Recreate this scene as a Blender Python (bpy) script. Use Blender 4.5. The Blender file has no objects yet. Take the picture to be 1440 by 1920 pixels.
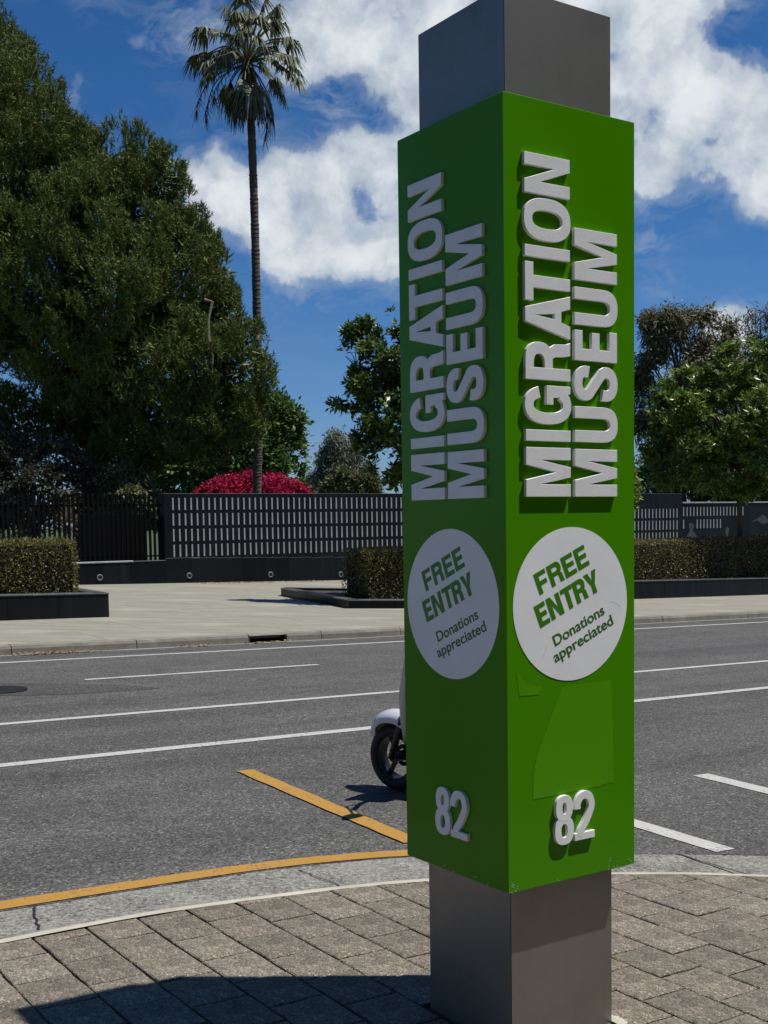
import bpy, math, random
import numpy as np
from mathutils import Vector, Matrix

random.seed(7)
rng = np.random.default_rng(11)
scene = bpy.context.scene
COL = scene.collection

# ------------------------------------------------------------------ camera
FPX, CX, CY = 2248.2, 720.0, 1144.9
PITCH, ROLL, EYE = -0.07411, -0.015504, 1.6
cp, sp = math.cos(PITCH), math.sin(PITCH)
cr, sr = math.cos(ROLL), math.sin(ROLL)
FW = np.array([0, cp, sp]); R0 = np.array([1., 0, 0]); U0 = np.array([0, -sp, cp])
RT = cr * R0 + sr * U0
UP = -sr * R0 + cr * U0
cd = bpy.data.cameras.new('camera')
cd.sensor_fit = 'HORIZONTAL'; cd.sensor_width = 36
cd.lens = FPX / 1440 * 36
cd.shift_y = (CY - 960) / 1440
cd.clip_start = 0.05; cd.clip_end = 6000
camo = bpy.data.objects.new('camera', cd); COL.objects.link(camo)
m = Matrix(((RT[0], UP[0], -FW[0], 0), (RT[1], UP[1], -FW[1], 0), (RT[2], UP[2], -FW[2], EYE), (0, 0, 0, 1)))
camo.matrix_world = m
scene.camera = camo

# street frame: t runs along the street to the right, n across it away from us
YAW = math.radians(34.02)
T = np.array([math.cos(YAW), math.sin(YAW), 0]); N = np.array([-math.sin(YAW), math.cos(YAW), 0])
C0 = np.array([0.3524, 3.4339, 0.0])
KS = 0.025            # the street falls 2.5 % to the right
KERB_N = 13.35        # far kerb

# ------------------------------------------------------------------ light
SUN_DIR = -0.375 * T + 0.24 * N + np.array([0, 0, -1.0])
sl = bpy.data.lights.new('sun', 'SUN'); sl.energy = 5.0; sl.angle = math.radians(0.53)
sl.color = (1.0, 0.965, 0.91)
so = bpy.data.objects.new('sun', sl); COL.objects.link(so)
so.rotation_euler = Vector(SUN_DIR).to_track_quat('-Z', 'Y').to_euler()
SUN_EL = math.atan2(1.0, math.hypot(.375, .24))
SUN_ROT = math.atan2(-SUN_DIR[0], -SUN_DIR[1])

world = bpy.data.worlds.new('World'); scene.world = world
world.use_nodes = True
scene.view_settings.view_transform = 'Standard'
scene.view_settings.look = 'None'
scene.view_settings.exposure = 0.0
scene.view_settings.gamma = 1.0
scene.view_settings.use_curve_mapping = False
SKY_STRENGTH = 0.05


def unit(v): return v / (np.linalg.norm(v, axis=-1, keepdims=True) + 1e-9)


def ray(x, y):
    return FW + RT * (x - CX) / FPX - UP * (y - CY) / FPX


def at(x, y, depth):
    """world point seen in the direction of photo pixel x, y at a distance 'depth' in front of us"""
    d = ray(x, y)
    return d * (depth / d[1]) + np.array([0, 0, EYE])


def on(px, py, h, gn=0.0, n0=0.0):
    """(s, nn) in the street frame where the sight line meets the sloping ground at height h"""
    d = ray(px, py); o = np.array([0, 0, EYE])
    a = o[2] - h + KS * ((o - C0) @ T) - gn * ((o - C0) @ N - n0)
    b = d @ (np.array([0, 0, 1.]) + KS * T - gn * N)
    P = o + d * (-a / b)
    return np.array([(P - C0) @ T, (P - C0) @ N])


def SP(s, nn, h=0.0):
    P = C0 + s * T + nn * N
    return np.array([P[0], P[1], h - KS * s])


def sn(P):
    P = np.asarray(P)
    return (P - C0) @ T, (P - C0) @ N


FARH = 0.09; FARG = 0.019


def fh(nn):
    return FARH + FARG * (nn - KERB_N)


def onfar(px, py):
    return on(px, py, FARH, FARG, KERB_N)


# ------------------------------------------------------------------ node helpers
def nt(mat):
    mat.use_nodes = True
    t = mat.node_tree; t.nodes.clear()
    return t


class G:
    def __init__(s, tree): s.t = tree
    def n(s, typ, **kw):
        nd = s.t.nodes.new(typ)
        for k, v in kw.items():
            if k == 'inp':
                for a, b in v.items():
                    if isinstance(b, bpy.types.NodeSocket): s.t.links.new(b, nd.inputs[a])
                    else: nd.inputs[a].default_value = b
            else: setattr(nd, k, v)
        return nd
    def math(s, op, a, b=None, c=None, clamp=False):
        nd = s.t.nodes.new('ShaderNodeMath'); nd.operation = op; nd.use_clamp = clamp
        for i, v in enumerate((a, b, c)):
            if v is None: continue
            if isinstance(v, bpy.types.NodeSocket): s.t.links.new(v, nd.inputs[i])
            else: nd.inputs[i].default_value = v
        return nd.outputs[0]
    def ramp(s, fac, stops, interp='LINEAR'):
        nd = s.t.nodes.new('ShaderNodeValToRGB'); s.t.links.new(fac, nd.inputs[0])
        cr_ = nd.color_ramp; cr_.interpolation = interp
        while len(cr_.elements) < len(stops): cr_.elements.new(0.5)
        for e, (p, c) in zip(cr_.elements, stops):
            e.position = p; e.color = (*c, 1) if len(c) == 3 else c
        return nd.outputs[0]
    def noise(s, vec, scale, detail=4, rough=.55, dist=0.0):
        nd = s.n('ShaderNodeTexNoise', inp={'Scale': scale, 'Detail': detail, 'Roughness': rough, 'Distortion': dist})
        if vec is not None: s.t.links.new(vec, nd.inputs['Vector'])
        return nd.outputs['Fac']
    def mix(s, fac, a, b, mode='MIX'):
        nd = s.t.nodes.new('ShaderNodeMix'); nd.data_type = 'RGBA'; nd.blend_type = mode
        for sock, v in ((nd.inputs[0], fac), (nd.inputs[6], a), (nd.inputs[7], b)):
            if isinstance(v, bpy.types.NodeSocket): s.t.links.new(v, sock)
            elif isinstance(v, (int, float)): sock.default_value = v
            else: sock.default_value = (*v, 1)
        return nd.outputs[2]
    def bump(s, h, strength, dist=.01):
        nd = s.n('ShaderNodeBump', inp={'Strength': strength, 'Distance': dist, 'Height': h})
        return nd.outputs[0]
    def out(s, shader):
        o = s.t.nodes.new('ShaderNodeOutputMaterial'); s.t.links.new(shader, o.inputs[0])
    def bsdf(s, **inp):
        b = s.t.nodes.new('ShaderNodeBsdfPrincipled')
        for k, v in inp.items():
            k = k.replace('_', ' ')
            if isinstance(v, bpy.types.NodeSocket): s.t.links.new(v, b.inputs[k])
            elif isinstance(v, tuple) and len(v) == 3 and k in ('Base Color', 'Sheen Tint', 'Emission Color'): b.inputs[k].default_value = (*v, 1)
            else: b.inputs[k].default_value = v
        return b


def newmat(name):
    mt = bpy.data.materials.new(name); return mt, G(nt(mt))


def simple(name, col, rough=.5, metal=0.0, var=.12, scale=8.0, bump=0.0, bscale=60, coat=0.0, spec=.5):
    mt, g = newmat(name)
    co = g.n('ShaderNodeTexCoord').outputs['Object']
    f = g.noise(co, scale, 5)
    c = g.mix(g.ramp(f, [(.3, (0, 0, 0)), (.7, (1, 1, 1))]), tuple(x * (1 - var) for x in col), tuple(min(1, x * (1 + var)) for x in col))
    b = g.bsdf(Base_Color=c, Roughness=rough, Metallic=metal, Coat_Weight=coat, Specular_IOR_Level=spec)
    if bump:
        g.t.links.new(g.bump(g.noise(co, bscale, 4), bump, .003), b.inputs['Normal'])
    g.out(b.outputs[0]); return mt


# ------------------------------------------------------------------ sky with clouds
def build_world():
    g = G(world.node_tree); g.t.nodes.clear()
    sky = g.n('ShaderNodeTexSky', sky_type='NISHITA', sun_disc=False, sun_elevation=SUN_EL, sun_rotation=SUN_ROT,
              altitude=50, air_density=1.0, dust_density=0.35, ozone_density=2.2)
    co = g.n('ShaderNodeTexCoord').outputs['Generated']
    # warp direction a little so cloud outlines are ragged
    n1 = g.n('ShaderNodeTexNoise', inp={'Scale': 11.0, 'Detail': 5, 'Roughness': .6, 'Vector': co})
    off = g.n('ShaderNodeVectorMath', operation='SUBTRACT', inp={0: n1.outputs['Color'], 1: (.5, .5, .5)})
    offs = g.n('ShaderNodeVectorMath', operation='SCALE', inp={0: off.outputs[0], 'Scale': .045})
    vec = g.n('ShaderNodeVectorMath', operation='ADD', inp={0: co, 1: offs.outputs[0]}).outputs[0]
    vec = g.n('ShaderNodeVectorMath', operation='NORMALIZE', inp={0: vec}).outputs[0]
    blobs = [  # px, py, radius px, weight (negative: a gap)
        (620, 50, 85, .95), (700, 100, 100, 1.), (590, 120, 60, .8), (640, 160, 60, .55), (800, 20, 110, 1.), (760, 180, 60, .5),
        (1240, 60, 130, 1.), (1200, 150, 110, 1.), (1300, 150, 120, 1.), (1340, 240, 70, .95), (1225, 275, 62, .95), (1150, 60, 80, .8), (1390, 180, 60, .7), (1280, 300, 45, .8),
        (1450, 345, 42, .95), (1460, 230, 50, .6), (1330, 10, 60, .6), (1000, 60, 150, .8), (1000, 230, 120, .9), (900, 330, 110, .9),
        (405, 372, 52, .95), (455, 350, 60, 1.), (520, 365, 62, 1.), (500, 300, 45, .6), (590, 290, 60, .75), (520, 445, 60, .9), (590, 480, 55, 1.), (640, 440, 55, .9),
        (650, 320, 55, .8), (720, 300, 55, .8), (720, 480, 52, 1.), (740, 420, 50, .8), (470, 250, 36, .42), (640, 250, 45, .45), (800, 380, 90, 1.), (820, 490, 60, .9),
        (350, 40, 50, .42), (300, 75, 34, .38), (262, 72, 24, .35), (385, 10, 50, .45), (185, 0, 34, .35),
        (1215, 455, 24, .50), (1250, 462, 20, .4), (1252, 540, 26, .50), (1225, 530, 18, .35), (1385, 628, 42, .95), (590, 885, 34, .40), (560, 895, 24, .35),
        (1420, 60, 50, -.7), (562, 368, 30, -.28), (695, 388, 34, -.34), (665, 175, 38, -.55), (570, 225, 40, -.6), (720, 215, 30, -.45), (455, 285, 30, -.4), (1220, 215, 30, -.3), (1345, 60, 30, -.4)]
    acc = None; neg = None
    for (px, py, r, w) in blobs:
        d = ray(px, py); d = d / np.linalg.norm(d)
        a = r / FPX
        dot = g.n('ShaderNodeVectorMath', operation='DOT_PRODUCT', inp={0: vec, 1: tuple(d)}).outputs['Value']
        e = g.math('MULTIPLY', g.math('SUBTRACT', dot, 1.0), 1.0 / (a * a * .5) * .75)
        v = g.math('MULTIPLY', g.math('EXPONENT', e), abs(w))
        if w < 0: neg = v if neg is None else g.math('ADD', neg, v)
        else: acc = v if acc is None else g.math('SUBTRACT', g.math('ADD', acc, v), g.math('MULTIPLY', acc, v))
    acc = g.math('SUBTRACT', acc, neg)
    # the rest of the sky carries similar cumulus
    gen = g.math('MULTIPLY', g.ramp(g.noise(co, 3.1, 2, .4), [(.58, (0, 0, 0)), (.74, (1, 1, 1))]), 1.0)
    dv = ray(720, 700); dv = dv / np.linalg.norm(dv)
    dfr = g.n('ShaderNodeVectorMath', operation='DOT_PRODUCT', inp={0: co, 1: tuple(dv)}).outputs['Value']
    outside = g.ramp(dfr, [(.80, (1, 1, 1)), (.865, (0, 0, 0))])
    acc = g.math('ADD', acc, g.math('MULTIPLY', gen, outside))
    fine = g.noise(vec, 34, 8, .58)
    fine2 = g.noise(co, 15, 4, .5)
    dens = g.math('ADD', g.math('MULTIPLY', acc, .82), g.math('MULTIPLY', g.math('SUBTRACT', fine, .5), .95))
    dens = g.math('ADD', dens, g.math('MULTIPLY', g.math('SUBTRACT', fine2, .5), 1.9))
    wmp = g.n('ShaderNodeMapping', inp={'Vector': vec, 'Rotation': (0, .5, .3), 'Scale': (1, 1, 2.6)}).outputs[0]
    wisp = g.math('MULTIPLY', g.ramp(g.noise(wmp, 13, 8, .68, .6), [(.46, (0, 0, 0)), (.80, (1, 1, 1))]), g.ramp(acc, [(.02, (.10, .10, .10)), (.5, (.8, .8, .8))]))
    cover = g.ramp(dens, [(.24, (0, 0, 0)), (.44, (.26, .26, .26)), (.66, (.88, .88, .88)), (.95, (1, 1, 1))], 'EASE')
    cover = g.math('MAXIMUM', cover, wisp)
    lit = g.math('ADD', g.math('MULTIPLY', dens, .55), g.math('MULTIPLY', g.noise(vec, 22, 7, .62), 1.0))
    lit = g.math('MULTIPLY', lit, .68)
    shade = g.ramp(lit, [(.40, (.36, .45, .56)), (.56, (.52, .59, .67)), (.72, (.74, .79, .84)), (.95, (.94, .97, .98))])
    # hazier towards the horizon
    el = g.n('ShaderNodeSeparateXYZ', inp={0: co}).outputs[2]
    tint = g.ramp(el, [(0.0, (.84, 1.16, 1.85)), (.10, (.64, 1.06, 1.68)), (.22, (.46, .97, 1.56)), (.45, (.32, .88, 1.46)), (1.0, (.26, .70, 1.2))])
    skyc = g.mix(1.0, sky.outputs[0], tint, 'MULTIPLY')
    cl = g.n('ShaderNodeVectorMath', operation='SCALE', inp={0: shade, 'Scale': 1.0 / SKY_STRENGTH * .93}).outputs[0]
    c = g.mix(cover, skyc, cl)
    bg = g.n('ShaderNodeBackground', inp={'Color': c, 'Strength': SKY_STRENGTH})
    o = g.n('ShaderNodeOutputWorld'); g.t.links.new(bg.outputs[0], o.inputs[0])


build_world()

# ------------------------------------------------------------------ mesh helpers
def link(name, me, mat=None, parent=None, loc=None):
    o = bpy.data.objects.new(name, me); COL.objects.link(o)
    if mat is not None and me is not None and not me.materials: me.materials.append(mat)
    if parent is not None: o.parent = parent
    if loc is not None: o.location = loc
    return o


def tag(o, label=None, cat=None, group=None, kind=None):
    if label: o['label'] = label
    if cat: o['category'] = cat
    if group: o['group'] = group
    if kind: o['kind'] = kind
    return o


def empty(name, loc, rz=0.0):
    o = bpy.data.objects.new(name, None); COL.objects.link(o)
    o.location = [float(v) for v in loc]; o.rotation_euler = (0, 0, rz); o.empty_display_size = .2
    return o


def mesh(name, v, f, smooth=False):
    me = bpy.data.meshes.new(name)
    me.from_pydata([tuple(map(float, p)) for p in v], [], f)
    me.update()
    if smooth: me.shade_smooth()
    return me


def bigmesh(name, verts, k):
    """verts (M*k,3): M separate faces with k corners"""
    verts = np.asarray(verts, np.float32).reshape(-1, 3)
    M = len(verts) // k
    me = bpy.data.meshes.new(name)
    me.vertices.add(len(verts)); me.vertices.foreach_set('co', verts.ravel())
    me.loops.add(len(verts)); me.loops.foreach_set('vertex_index', np.arange(len(verts), dtype=np.int32))
    me.polygons.add(M); me.polygons.foreach_set('loop_start', np.arange(0, M * k, k, dtype=np.int32))
    me.update(calc_edges=True)
    return me


class MB:
    def __init__(s): s.v = []; s.f = []
    def add(s, v, f):
        b = len(s.v); s.v += [tuple(map(float, p)) for p in v]; s.f += [tuple(i + b for i in q) for q in f]
    def box(s, c, size, ex=(1, 0, 0), ey=(0, 1, 0), ez=(0, 0, 1), ch=0.0):
        c, ex, ey, ez = map(np.asarray, (c, ex, ey, ez)); a, b, d = [x / 2 for x in size]
        if ch <= 0:
            P = [c + sx * a * ex + sy * b * ey + sz * d * ez for sz in (-1, 1) for sx, sy in ((-1, -1), (1, -1), (1, 1), (-1, 1))]
            s.add(P, [(3, 2, 1, 0), (4, 5, 6, 7), (0, 1, 5, 4), (1, 2, 6, 5), (2, 3, 7, 6), (3, 0, 4, 7)])
        else:
            rings = [(-1, 0), (1, 0)]
            P = []
            for z, k in ((-d, ch), (-d + ch, 0), (d - ch, 0), (d, ch)):
                for sx, sy in ((-1, -1), (1, -1), (1, 1), (-1, 1)):
                    P.append(c + sx * (a - k) * ex + sy * (b - k) * ey + z * ez)
            F = [(3, 2, 1, 0), (12, 13, 14, 15)]
            for r in range(3):
                for i in range(4):
                    j = (i + 1) % 4; F.append((r * 4 + i, r * 4 + j, r * 4 + 4 + j, r * 4 + 4 + i))
            s.add(P, F)
    def tube(s, pts, rad, seg=8, cap=True):
        pts = [np.asarray(p, float) for p in pts]
        if not hasattr(rad, '__len__'): rad = [rad] * len(pts)
        up = np.array([.13, .21, 1.]); rings = []; b = len(s.v)
        prev = None
        for i, p in enumerate(pts):
            d = pts[min(i + 1, len(pts) - 1)] - pts[max(i - 1, 0)]; d = d / (np.linalg.norm(d) + 1e-9)
            if prev is None:
                a = np.cross(d, up)
                if np.linalg.norm(a) < .1: a = np.cross(d, (1, 0, 0))
            else: a = prev - d * (prev @ d)
            a = a / np.linalg.norm(a); prev = a; c = np.cross(d, a)
            for k in range(seg):
                t = 2 * math.pi * k / seg
                s.v.append(tuple(p + rad[i] * (math.cos(t) * a + math.sin(t) * c)))
        for i in range(len(pts) - 1):
            for k in range(seg):
                j = (k + 1) % seg
                s.f.append((b + i * seg + k, b + i * seg + j, b + (i + 1) * seg + j, b + (i + 1) * seg + k))
        if cap:
            s.f.append(tuple(b + k for k in range(seg))[::-1]); e = b + (len(pts) - 1) * seg
            s.f.append(tuple(e + k for k in range(seg)))
    def build(s, name, mat, parent=None, smooth=False, loc=None):
        me = mesh(name, s.v, s.f, smooth)
        return link(name, me, mat, parent, loc)


def prism(poly_xy, z0, z1, inset=0.0, drop=0.0):
    """top polygon with small arris; returns v,f.  poly CCW list of (x,y)"""
    n = len(poly_xy); P = np.array(poly_xy, float); c = P.mean(0)
    def shrink(k):
        Q = P - c; L = np.linalg.norm(Q, axis=1, keepdims=True); return c + Q * (1 - k / np.maximum(L, k + 1e-4))
    rings = [(P, z0), (P, z1 - drop)]
    if inset: rings.append((shrink(inset * 1.4), z1))
    v = []; f = []
    for Q, z in rings: v += [(q[0], q[1], z) for q in Q]
    for r in range(len(rings) - 1):
        for i in range(n):
            j = (i + 1) % n; f.append((r * n + i, r * n + j, (r + 1) * n + j, (r + 1) * n + i))
    f.append(tuple((len(rings) - 1) * n + i for i in range(n)))
    return v, f


def clip_poly(P, p, nrm):
    out = []
    for i in range(len(P)):
        a, b = P[i], P[(i + 1) % len(P)]
        da, db = (a - p) @ nrm, (b - p) @ nrm
        if da <= 0: out.append(a)
        if (da < 0) != (db < 0) and abs(da - db) > 1e-9: out.append(a + (b - a) * da / (da - db))
    return out


def catmull(P, sub=6):
    P = [np.array(p, float) for p in P]; Q = [2 * P[0] - P[1]] + P + [2 * P[-1] - P[-2]]; out = []
    for i in range(1, len(Q) - 2):
        for k in range(sub):
            t = k / sub
            out.append(.5 * ((2 * Q[i]) + (-Q[i - 1] + Q[i + 1]) * t + (2 * Q[i - 1] - 5 * Q[i] + 4 * Q[i + 1] - Q[i + 2]) * t * t + (-Q[i - 1] + 3 * Q[i] - 3 * Q[i + 1] + Q[i + 2]) * t ** 3))
    out.append(P[-1]); return out


def offset_line(P, d):
    P = [np.array(p, float) for p in P]; out = []
    for i in range(len(P)):
        a = P[max(i - 1, 0)]; b = P[min(i + 1, len(P) - 1)]; t = b - a; t = t / (np.linalg.norm(t) + 1e-9)
        out.append(P[i] + d * np.array([-t[1], t[0]]))
    return out


# ------------------------------------------------------------------ materials
def m_asphalt(name='asphalt', base=.098, tint=(1.0, .98, .94)):
    mt, g = newmat(name)
    co = g.n('ShaderNodeTexCoord').outputs['Object']
    vor = g.n('ShaderNodeTexVoronoi', inp={'Vector': co, 'Scale': 95.0})
    stone = g.ramp(vor.outputs['Color'], [(.0, (.25, .25, .25)), (.45, (.80, .80, .80)), (.8, (1.35, 1.34, 1.3)), (1., (3.2, 3.1, 2.8))])
    vor2 = g.n('ShaderNodeTexVoronoi', inp={'Vector': co, 'Scale': 38.0})
    st2 = g.ramp(vor2.outputs['Color'], [(.0, (.8, .8, .8)), (.85, (1.05, 1.05, 1.05)), (1., (1.7, 1.65, 1.5))])
    big = g.ramp(g.noise(co, .7, 6, .65), [(.3, (.84, .84, .84)), (.7, (1.12, 1.12, 1.12))])
    med = g.ramp(g.noise(co, 7, 5, .6), [(.3, (.9, .9, .9)), (.7, (1.08, 1.08, 1.08))])
    c = g.mix(1., tuple(base * t for t in tint), stone, 'MULTIPLY')
    c = g.mix(1., c, st2, 'MULTIPLY'); c = g.mix(1., c, big, 'MULTIPLY'); c = g.mix(1., c, med, 'MULTIPLY')
    rot = g.n('ShaderNodeMapping', vector_type='POINT', inp={'Vector': co, 'Rotation': (0, 0, -YAW)}).outputs[0]
    st_ = g.n('ShaderNodeMapping', inp={'Vector': rot, 'Scale': (.06, 1.5, 1)}).outputs[0]
    track = g.ramp(g.noise(st_, 1.0, 5, .55), [(.34, (.78, .78, .78)), (.5, (1, 1, 1)), (.66, (1.16, 1.16, 1.15))])
    c = g.mix(1., c, track, 'MULTIPLY')
    oil = g.ramp(g.noise(co, 1.7, 3, .5), [(.64, (1, 1, 1)), (.76, (.70, .70, .70))])
    c = g.mix(1., c, oil, 'MULTIPLY')
    crk = g.n('ShaderNodeTexVoronoi', feature='DISTANCE_TO_EDGE', inp={'Vector': g.n('ShaderNodeVectorMath', operation='ADD', inp={0: co, 1: g.n('ShaderNodeVectorMath', operation='SCALE', inp={0: g.n('ShaderNodeTexNoise', inp={'Vector': co, 'Scale': 2.2, 'Detail': 5}).outputs['Color'], 'Scale': .6}).outputs[0]}).outputs[0], 'Scale': .32}).outputs['Distance']
    cm = g.math('MULTIPLY', g.ramp(crk, [(.0, (1, 1, 1)), (.004, (0, 0, 0))]), g.ramp(g.noise(co, .5, 2), [(.5, (0, 0, 0)), (.6, (.55, .55, .55))]))
    c = g.mix(cm, c, (.03, .03, .03))
    b = g.bsdf(Base_Color=c, Roughness=.85, Specular_IOR_Level=.3)
    g.t.links.new(g.bump(vor.outputs['Distance'], .55, .004), b.inputs['Normal'])
    g.out(b.outputs[0]); return mt


def m_paver():
    mt, g = newmat('exposed_aggregate_paver')
    co = g.n('ShaderNodeTexCoord').outputs['Object']
    rnd = g.n('ShaderNodeObjectInfo').outputs['Random']
    vor = g.n('ShaderNodeTexVoronoi', inp={'Vector': co, 'Scale': 165.0})
    stone = g.ramp(vor.outputs['Color'], [(.0, (.46, .44, .41)), (.4, (.80, .78, .74)), (.8, (1.12, 1.09, 1.03)), (1., (2.3, 2.2, 2.0))])
    vor2 = g.n('ShaderNodeTexVoronoi', inp={'Vector': co, 'Scale': 62.0})
    st2 = g.ramp(vor2.outputs['Color'], [(.0, (.66, .65, .63)), (.8, (1.05, 1.04, 1.02)), (1., (1.7, 1.62, 1.45))])
    tint = g.ramp(rnd, [(.0, (.210, .188, .156)), (.35, (.250, .226, .190)), (.7, (.262, .230, .194)), (1., (.300, .272, .230))])
    dirt = g.ramp(g.noise(co, 5, 6, .65), [(.28, (.72, .72, .72)), (.7, (1.1, 1.1, 1.1))])
    c = g.mix(1., tint, stone, 'MULTIPLY'); c = g.mix(1., c, st2, 'MULTIPLY'); c = g.mix(1., c, dirt, 'MULTIPLY')
    b = g.bsdf(Base_Color=c, Roughness=.8, Specular_IOR_Level=.3)
    g.t.links.new(g.bump(vor.outputs['Distance'], .9, .005), b.inputs['Normal'])
    g.out(b.outputs[0]); return mt


def m_gutter():
    mt, g = newmat('weathered_gutter_concrete')
    co = g.n('ShaderNodeTexCoord').outputs['Object']
    n = g.math('ADD', g.math('MULTIPLY', g.noise(co, 52, 7, .8, .8), .85), g.math('MULTIPLY', g.noise(co, 5, 5, .6), .15))
    n2 = g.noise(co, 3, 5, .6)
    c = g.ramp(n, [(.40, (.05, .048, .043)), (.47, (.14, .134, .118)), (.54, (.26, .252, .222)), (.64, (.42, .41, .37))])
    c = g.mix(g.ramp(n2, [(.5, (0, 0, 0)), (.75, (.5, .5, .5))]), c, (.27, .255, .212))
    b = g.bsdf(Base_Color=c, Roughness=.85)
    g.t.links.new(g.bump(n, .5, .006), b.inputs['Normal'])
    g.out(b.outputs[0]); return mt


def m_concrete(name, col, scale=1.0, streak=0.0, rotz=0.0, stain=.25):
    mt, g = newmat(name)
    co = g.n('ShaderNodeTexCoord').outputs['Object']
    mp = g.n('ShaderNodeMapping', inp={'Vector': co, 'Rotation': (0, 0, rotz), 'Scale': (.35, 3.0, 1)}).outputs[0]
    a = g.noise(co, 1.2 * scale, 7, .65)
    st = g.noise(mp, 1.6 * scale, 6, .6)
    fi = g.noise(co, 70 * scale, 3, .6)
    c = g.mix(g.ramp(a, [(.3, (0, 0, 0)), (.7, (1, 1, 1))]), tuple(x * (1 - stain) for x in col), tuple(x * 1.1 for x in col))
    c = g.mix(g.math('MULTIPLY', g.ramp(st, [(.42, (0, 0, 0)), (.62, (1, 1, 1))]), streak), c, tuple(x * .6 for x in col))
    c = g.mix(1., c, g.ramp(fi, [(.3, (.86, .86, .86)), (.7, (1.1, 1.1, 1.1))]), 'MULTIPLY')
    b = g.bsdf(Base_Color=c, Roughness=.85)
    g.t.links.new(g.bump(fi, .25, .003), b.inputs['Normal'])
    g.out(b.outputs[0]); return mt


def m_paint(name, col, wear=.5):
    mt, g = newmat(name)
    co = g.n('ShaderNodeTexCoord').outputs['Object']
    n = g.noise(co, 55, 6, .7); n2 = g.noise(co, 4, 4, .6)
    c = g.mix(g.ramp(n2, [(.3, (0, 0, 0)), (.7, (1, 1, 1))]), tuple(x * .86 for x in col), col)
    mask = g.ramp(g.math('ADD', n, g.math('MULTIPLY', g.math('SUBTRACT', n2, .5), .45)), [(.54, (0, 0, 0)), (.66, (1, 1, 1))])
    c = g.mix(g.math('MULTIPLY', mask, wear), c, (.10, .095, .09))
    b = g.bsdf(Base_Color=c, Roughness=.7)
    g.t.links.new(g.bump(n, .3, .003), b.inputs['Normal'])
    g.out(b.outputs[0]); return mt


def m_granite(name='black_granite', col=(.009, .011, .013), rough=.34):
    mt, g = newmat(name)
    co = g.n('ShaderNodeTexCoord').outputs['Object']
    rnd = g.n('ShaderNodeObjectInfo').outputs['Random']
    sp_ = g.n('ShaderNodeTexVoronoi', inp={'Vector': co, 'Scale': 160.0}).outputs['Color']
    c = g.mix(g.ramp(sp_, [(.75, (0, 0, 0)), (1., (.6, .6, .6))]), col, tuple(x * 3 for x in col))
    mp = g.n('ShaderNodeMapping', inp={'Vector': co, 'Scale': (5, 5, .5)}).outputs[0]
    drip = g.ramp(g.noise(mp, 1.5, 5, .6), [(.5, (0, 0, 0)), (.8, (.5, .5, .5))])
    c = g.mix(drip, c, tuple(x * 2.4 for x in col))
    c = g.mix(1., c, g.ramp(rnd, [(0, (.8, .8, .8)), (1, (1.3, 1.3, 1.3))]), 'MULTIPLY')
    r = g.math('ADD', g.math('MULTIPLY', g.noise(co, 3, 5, .6), .25), rough - .12)
    b = g.bsdf(Base_Color=c, Roughness=r, Specular_IOR_Level=.14)
    g.out(b.outputs[0]); return mt


def m_leaf(name, dark, light, rough=.5, trans=.25, cluster=.8, spec=.4, tip=None):
    """leaf colour varies per leaf and by clump"""
    mt, g = newmat(name)
    geo = g.n('ShaderNodeNewGeometry')
    co = g.n('ShaderNodeTexCoord').outputs['Object']
    r = geo.outputs['Random Per Island']
    cl = g.noise(co, cluster, 3, .5)
    f = g.math('ADD', g.math('MULTIPLY', r, .6), g.math('MULTIPLY', cl, .55), clamp=True)
    c = g.ramp(f, [(.15, dark), (.55, tuple((a + b) / 2 for a, b in zip(dark, light))), (.95, light)])
    if tip: c = g.mix(g.ramp(r, [(.93, (0, 0, 0)), (.96, (1, 1, 1))]), c, tip)
    b = g.bsdf(Base_Color=c, Roughness=rough, Specular_IOR_Level=spec)
    if trans > 0:
        tr = g.n('ShaderNodeBsdfTranslucent', inp={'Color': c})
        mx = g.n('ShaderNodeMixShader', inp={0: trans, 1: b.outputs[0], 2: tr.outputs[0]})
        g.out(mx.outputs[0])
    else: g.out(b.outputs[0])
    return mt


def m_bark(name, col, scale=(14, 14, 2)):
    mt, g = newmat(name)
    co = g.n('ShaderNodeTexCoord').outputs['Object']
    mp = g.n('ShaderNodeMapping', inp={'Vector': co, 'Scale': scale}).outputs[0]
    n = g.noise(mp, 1.0, 7, .65)
    c = g.ramp(n, [(.3, tuple(x * .45 for x in col)), (.7, tuple(x * 1.3 for x in col))])
    b = g.bsdf(Base_Color=c, Roughness=.9)
    g.t.links.new(g.bump(n, .8, .03), b.inputs['Normal'])
    g.out(b.outputs[0]); return mt


def m_green():
    mt, g = newmat('green_gloss_panel_paint')
    co = g.n('ShaderNodeTexCoord').outputs['Object']
    n = g.noise(co, 1.8, 4, .55)
    c = g.mix(g.ramp(n, [(.3, (0, 0, 0)), (.7, (1, 1, 1))]), (.058, .240, .0010), (.066, .268, .0014))
    spot = g.noise(co, 42, 5, .75)
    c = g.mix(g.ramp(spot, [(.70, (0, 0, 0)), (.80, (.45, .45, .45))]), c, (.09, .23, .03))
    r = g.math('ADD', g.math('MULTIPLY', g.noise(co, 3.5, 6, .6), .22), .12)
    b = g.bsdf(Base_Color=c, Roughness=r, Specular_IOR_Level=.16)
    g.t.links.new(g.bump(g.noise(co, 2.2, 2, .4), .05, .02), b.inputs['Normal'])
    g.out(b.outputs[0]); return mt


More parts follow.
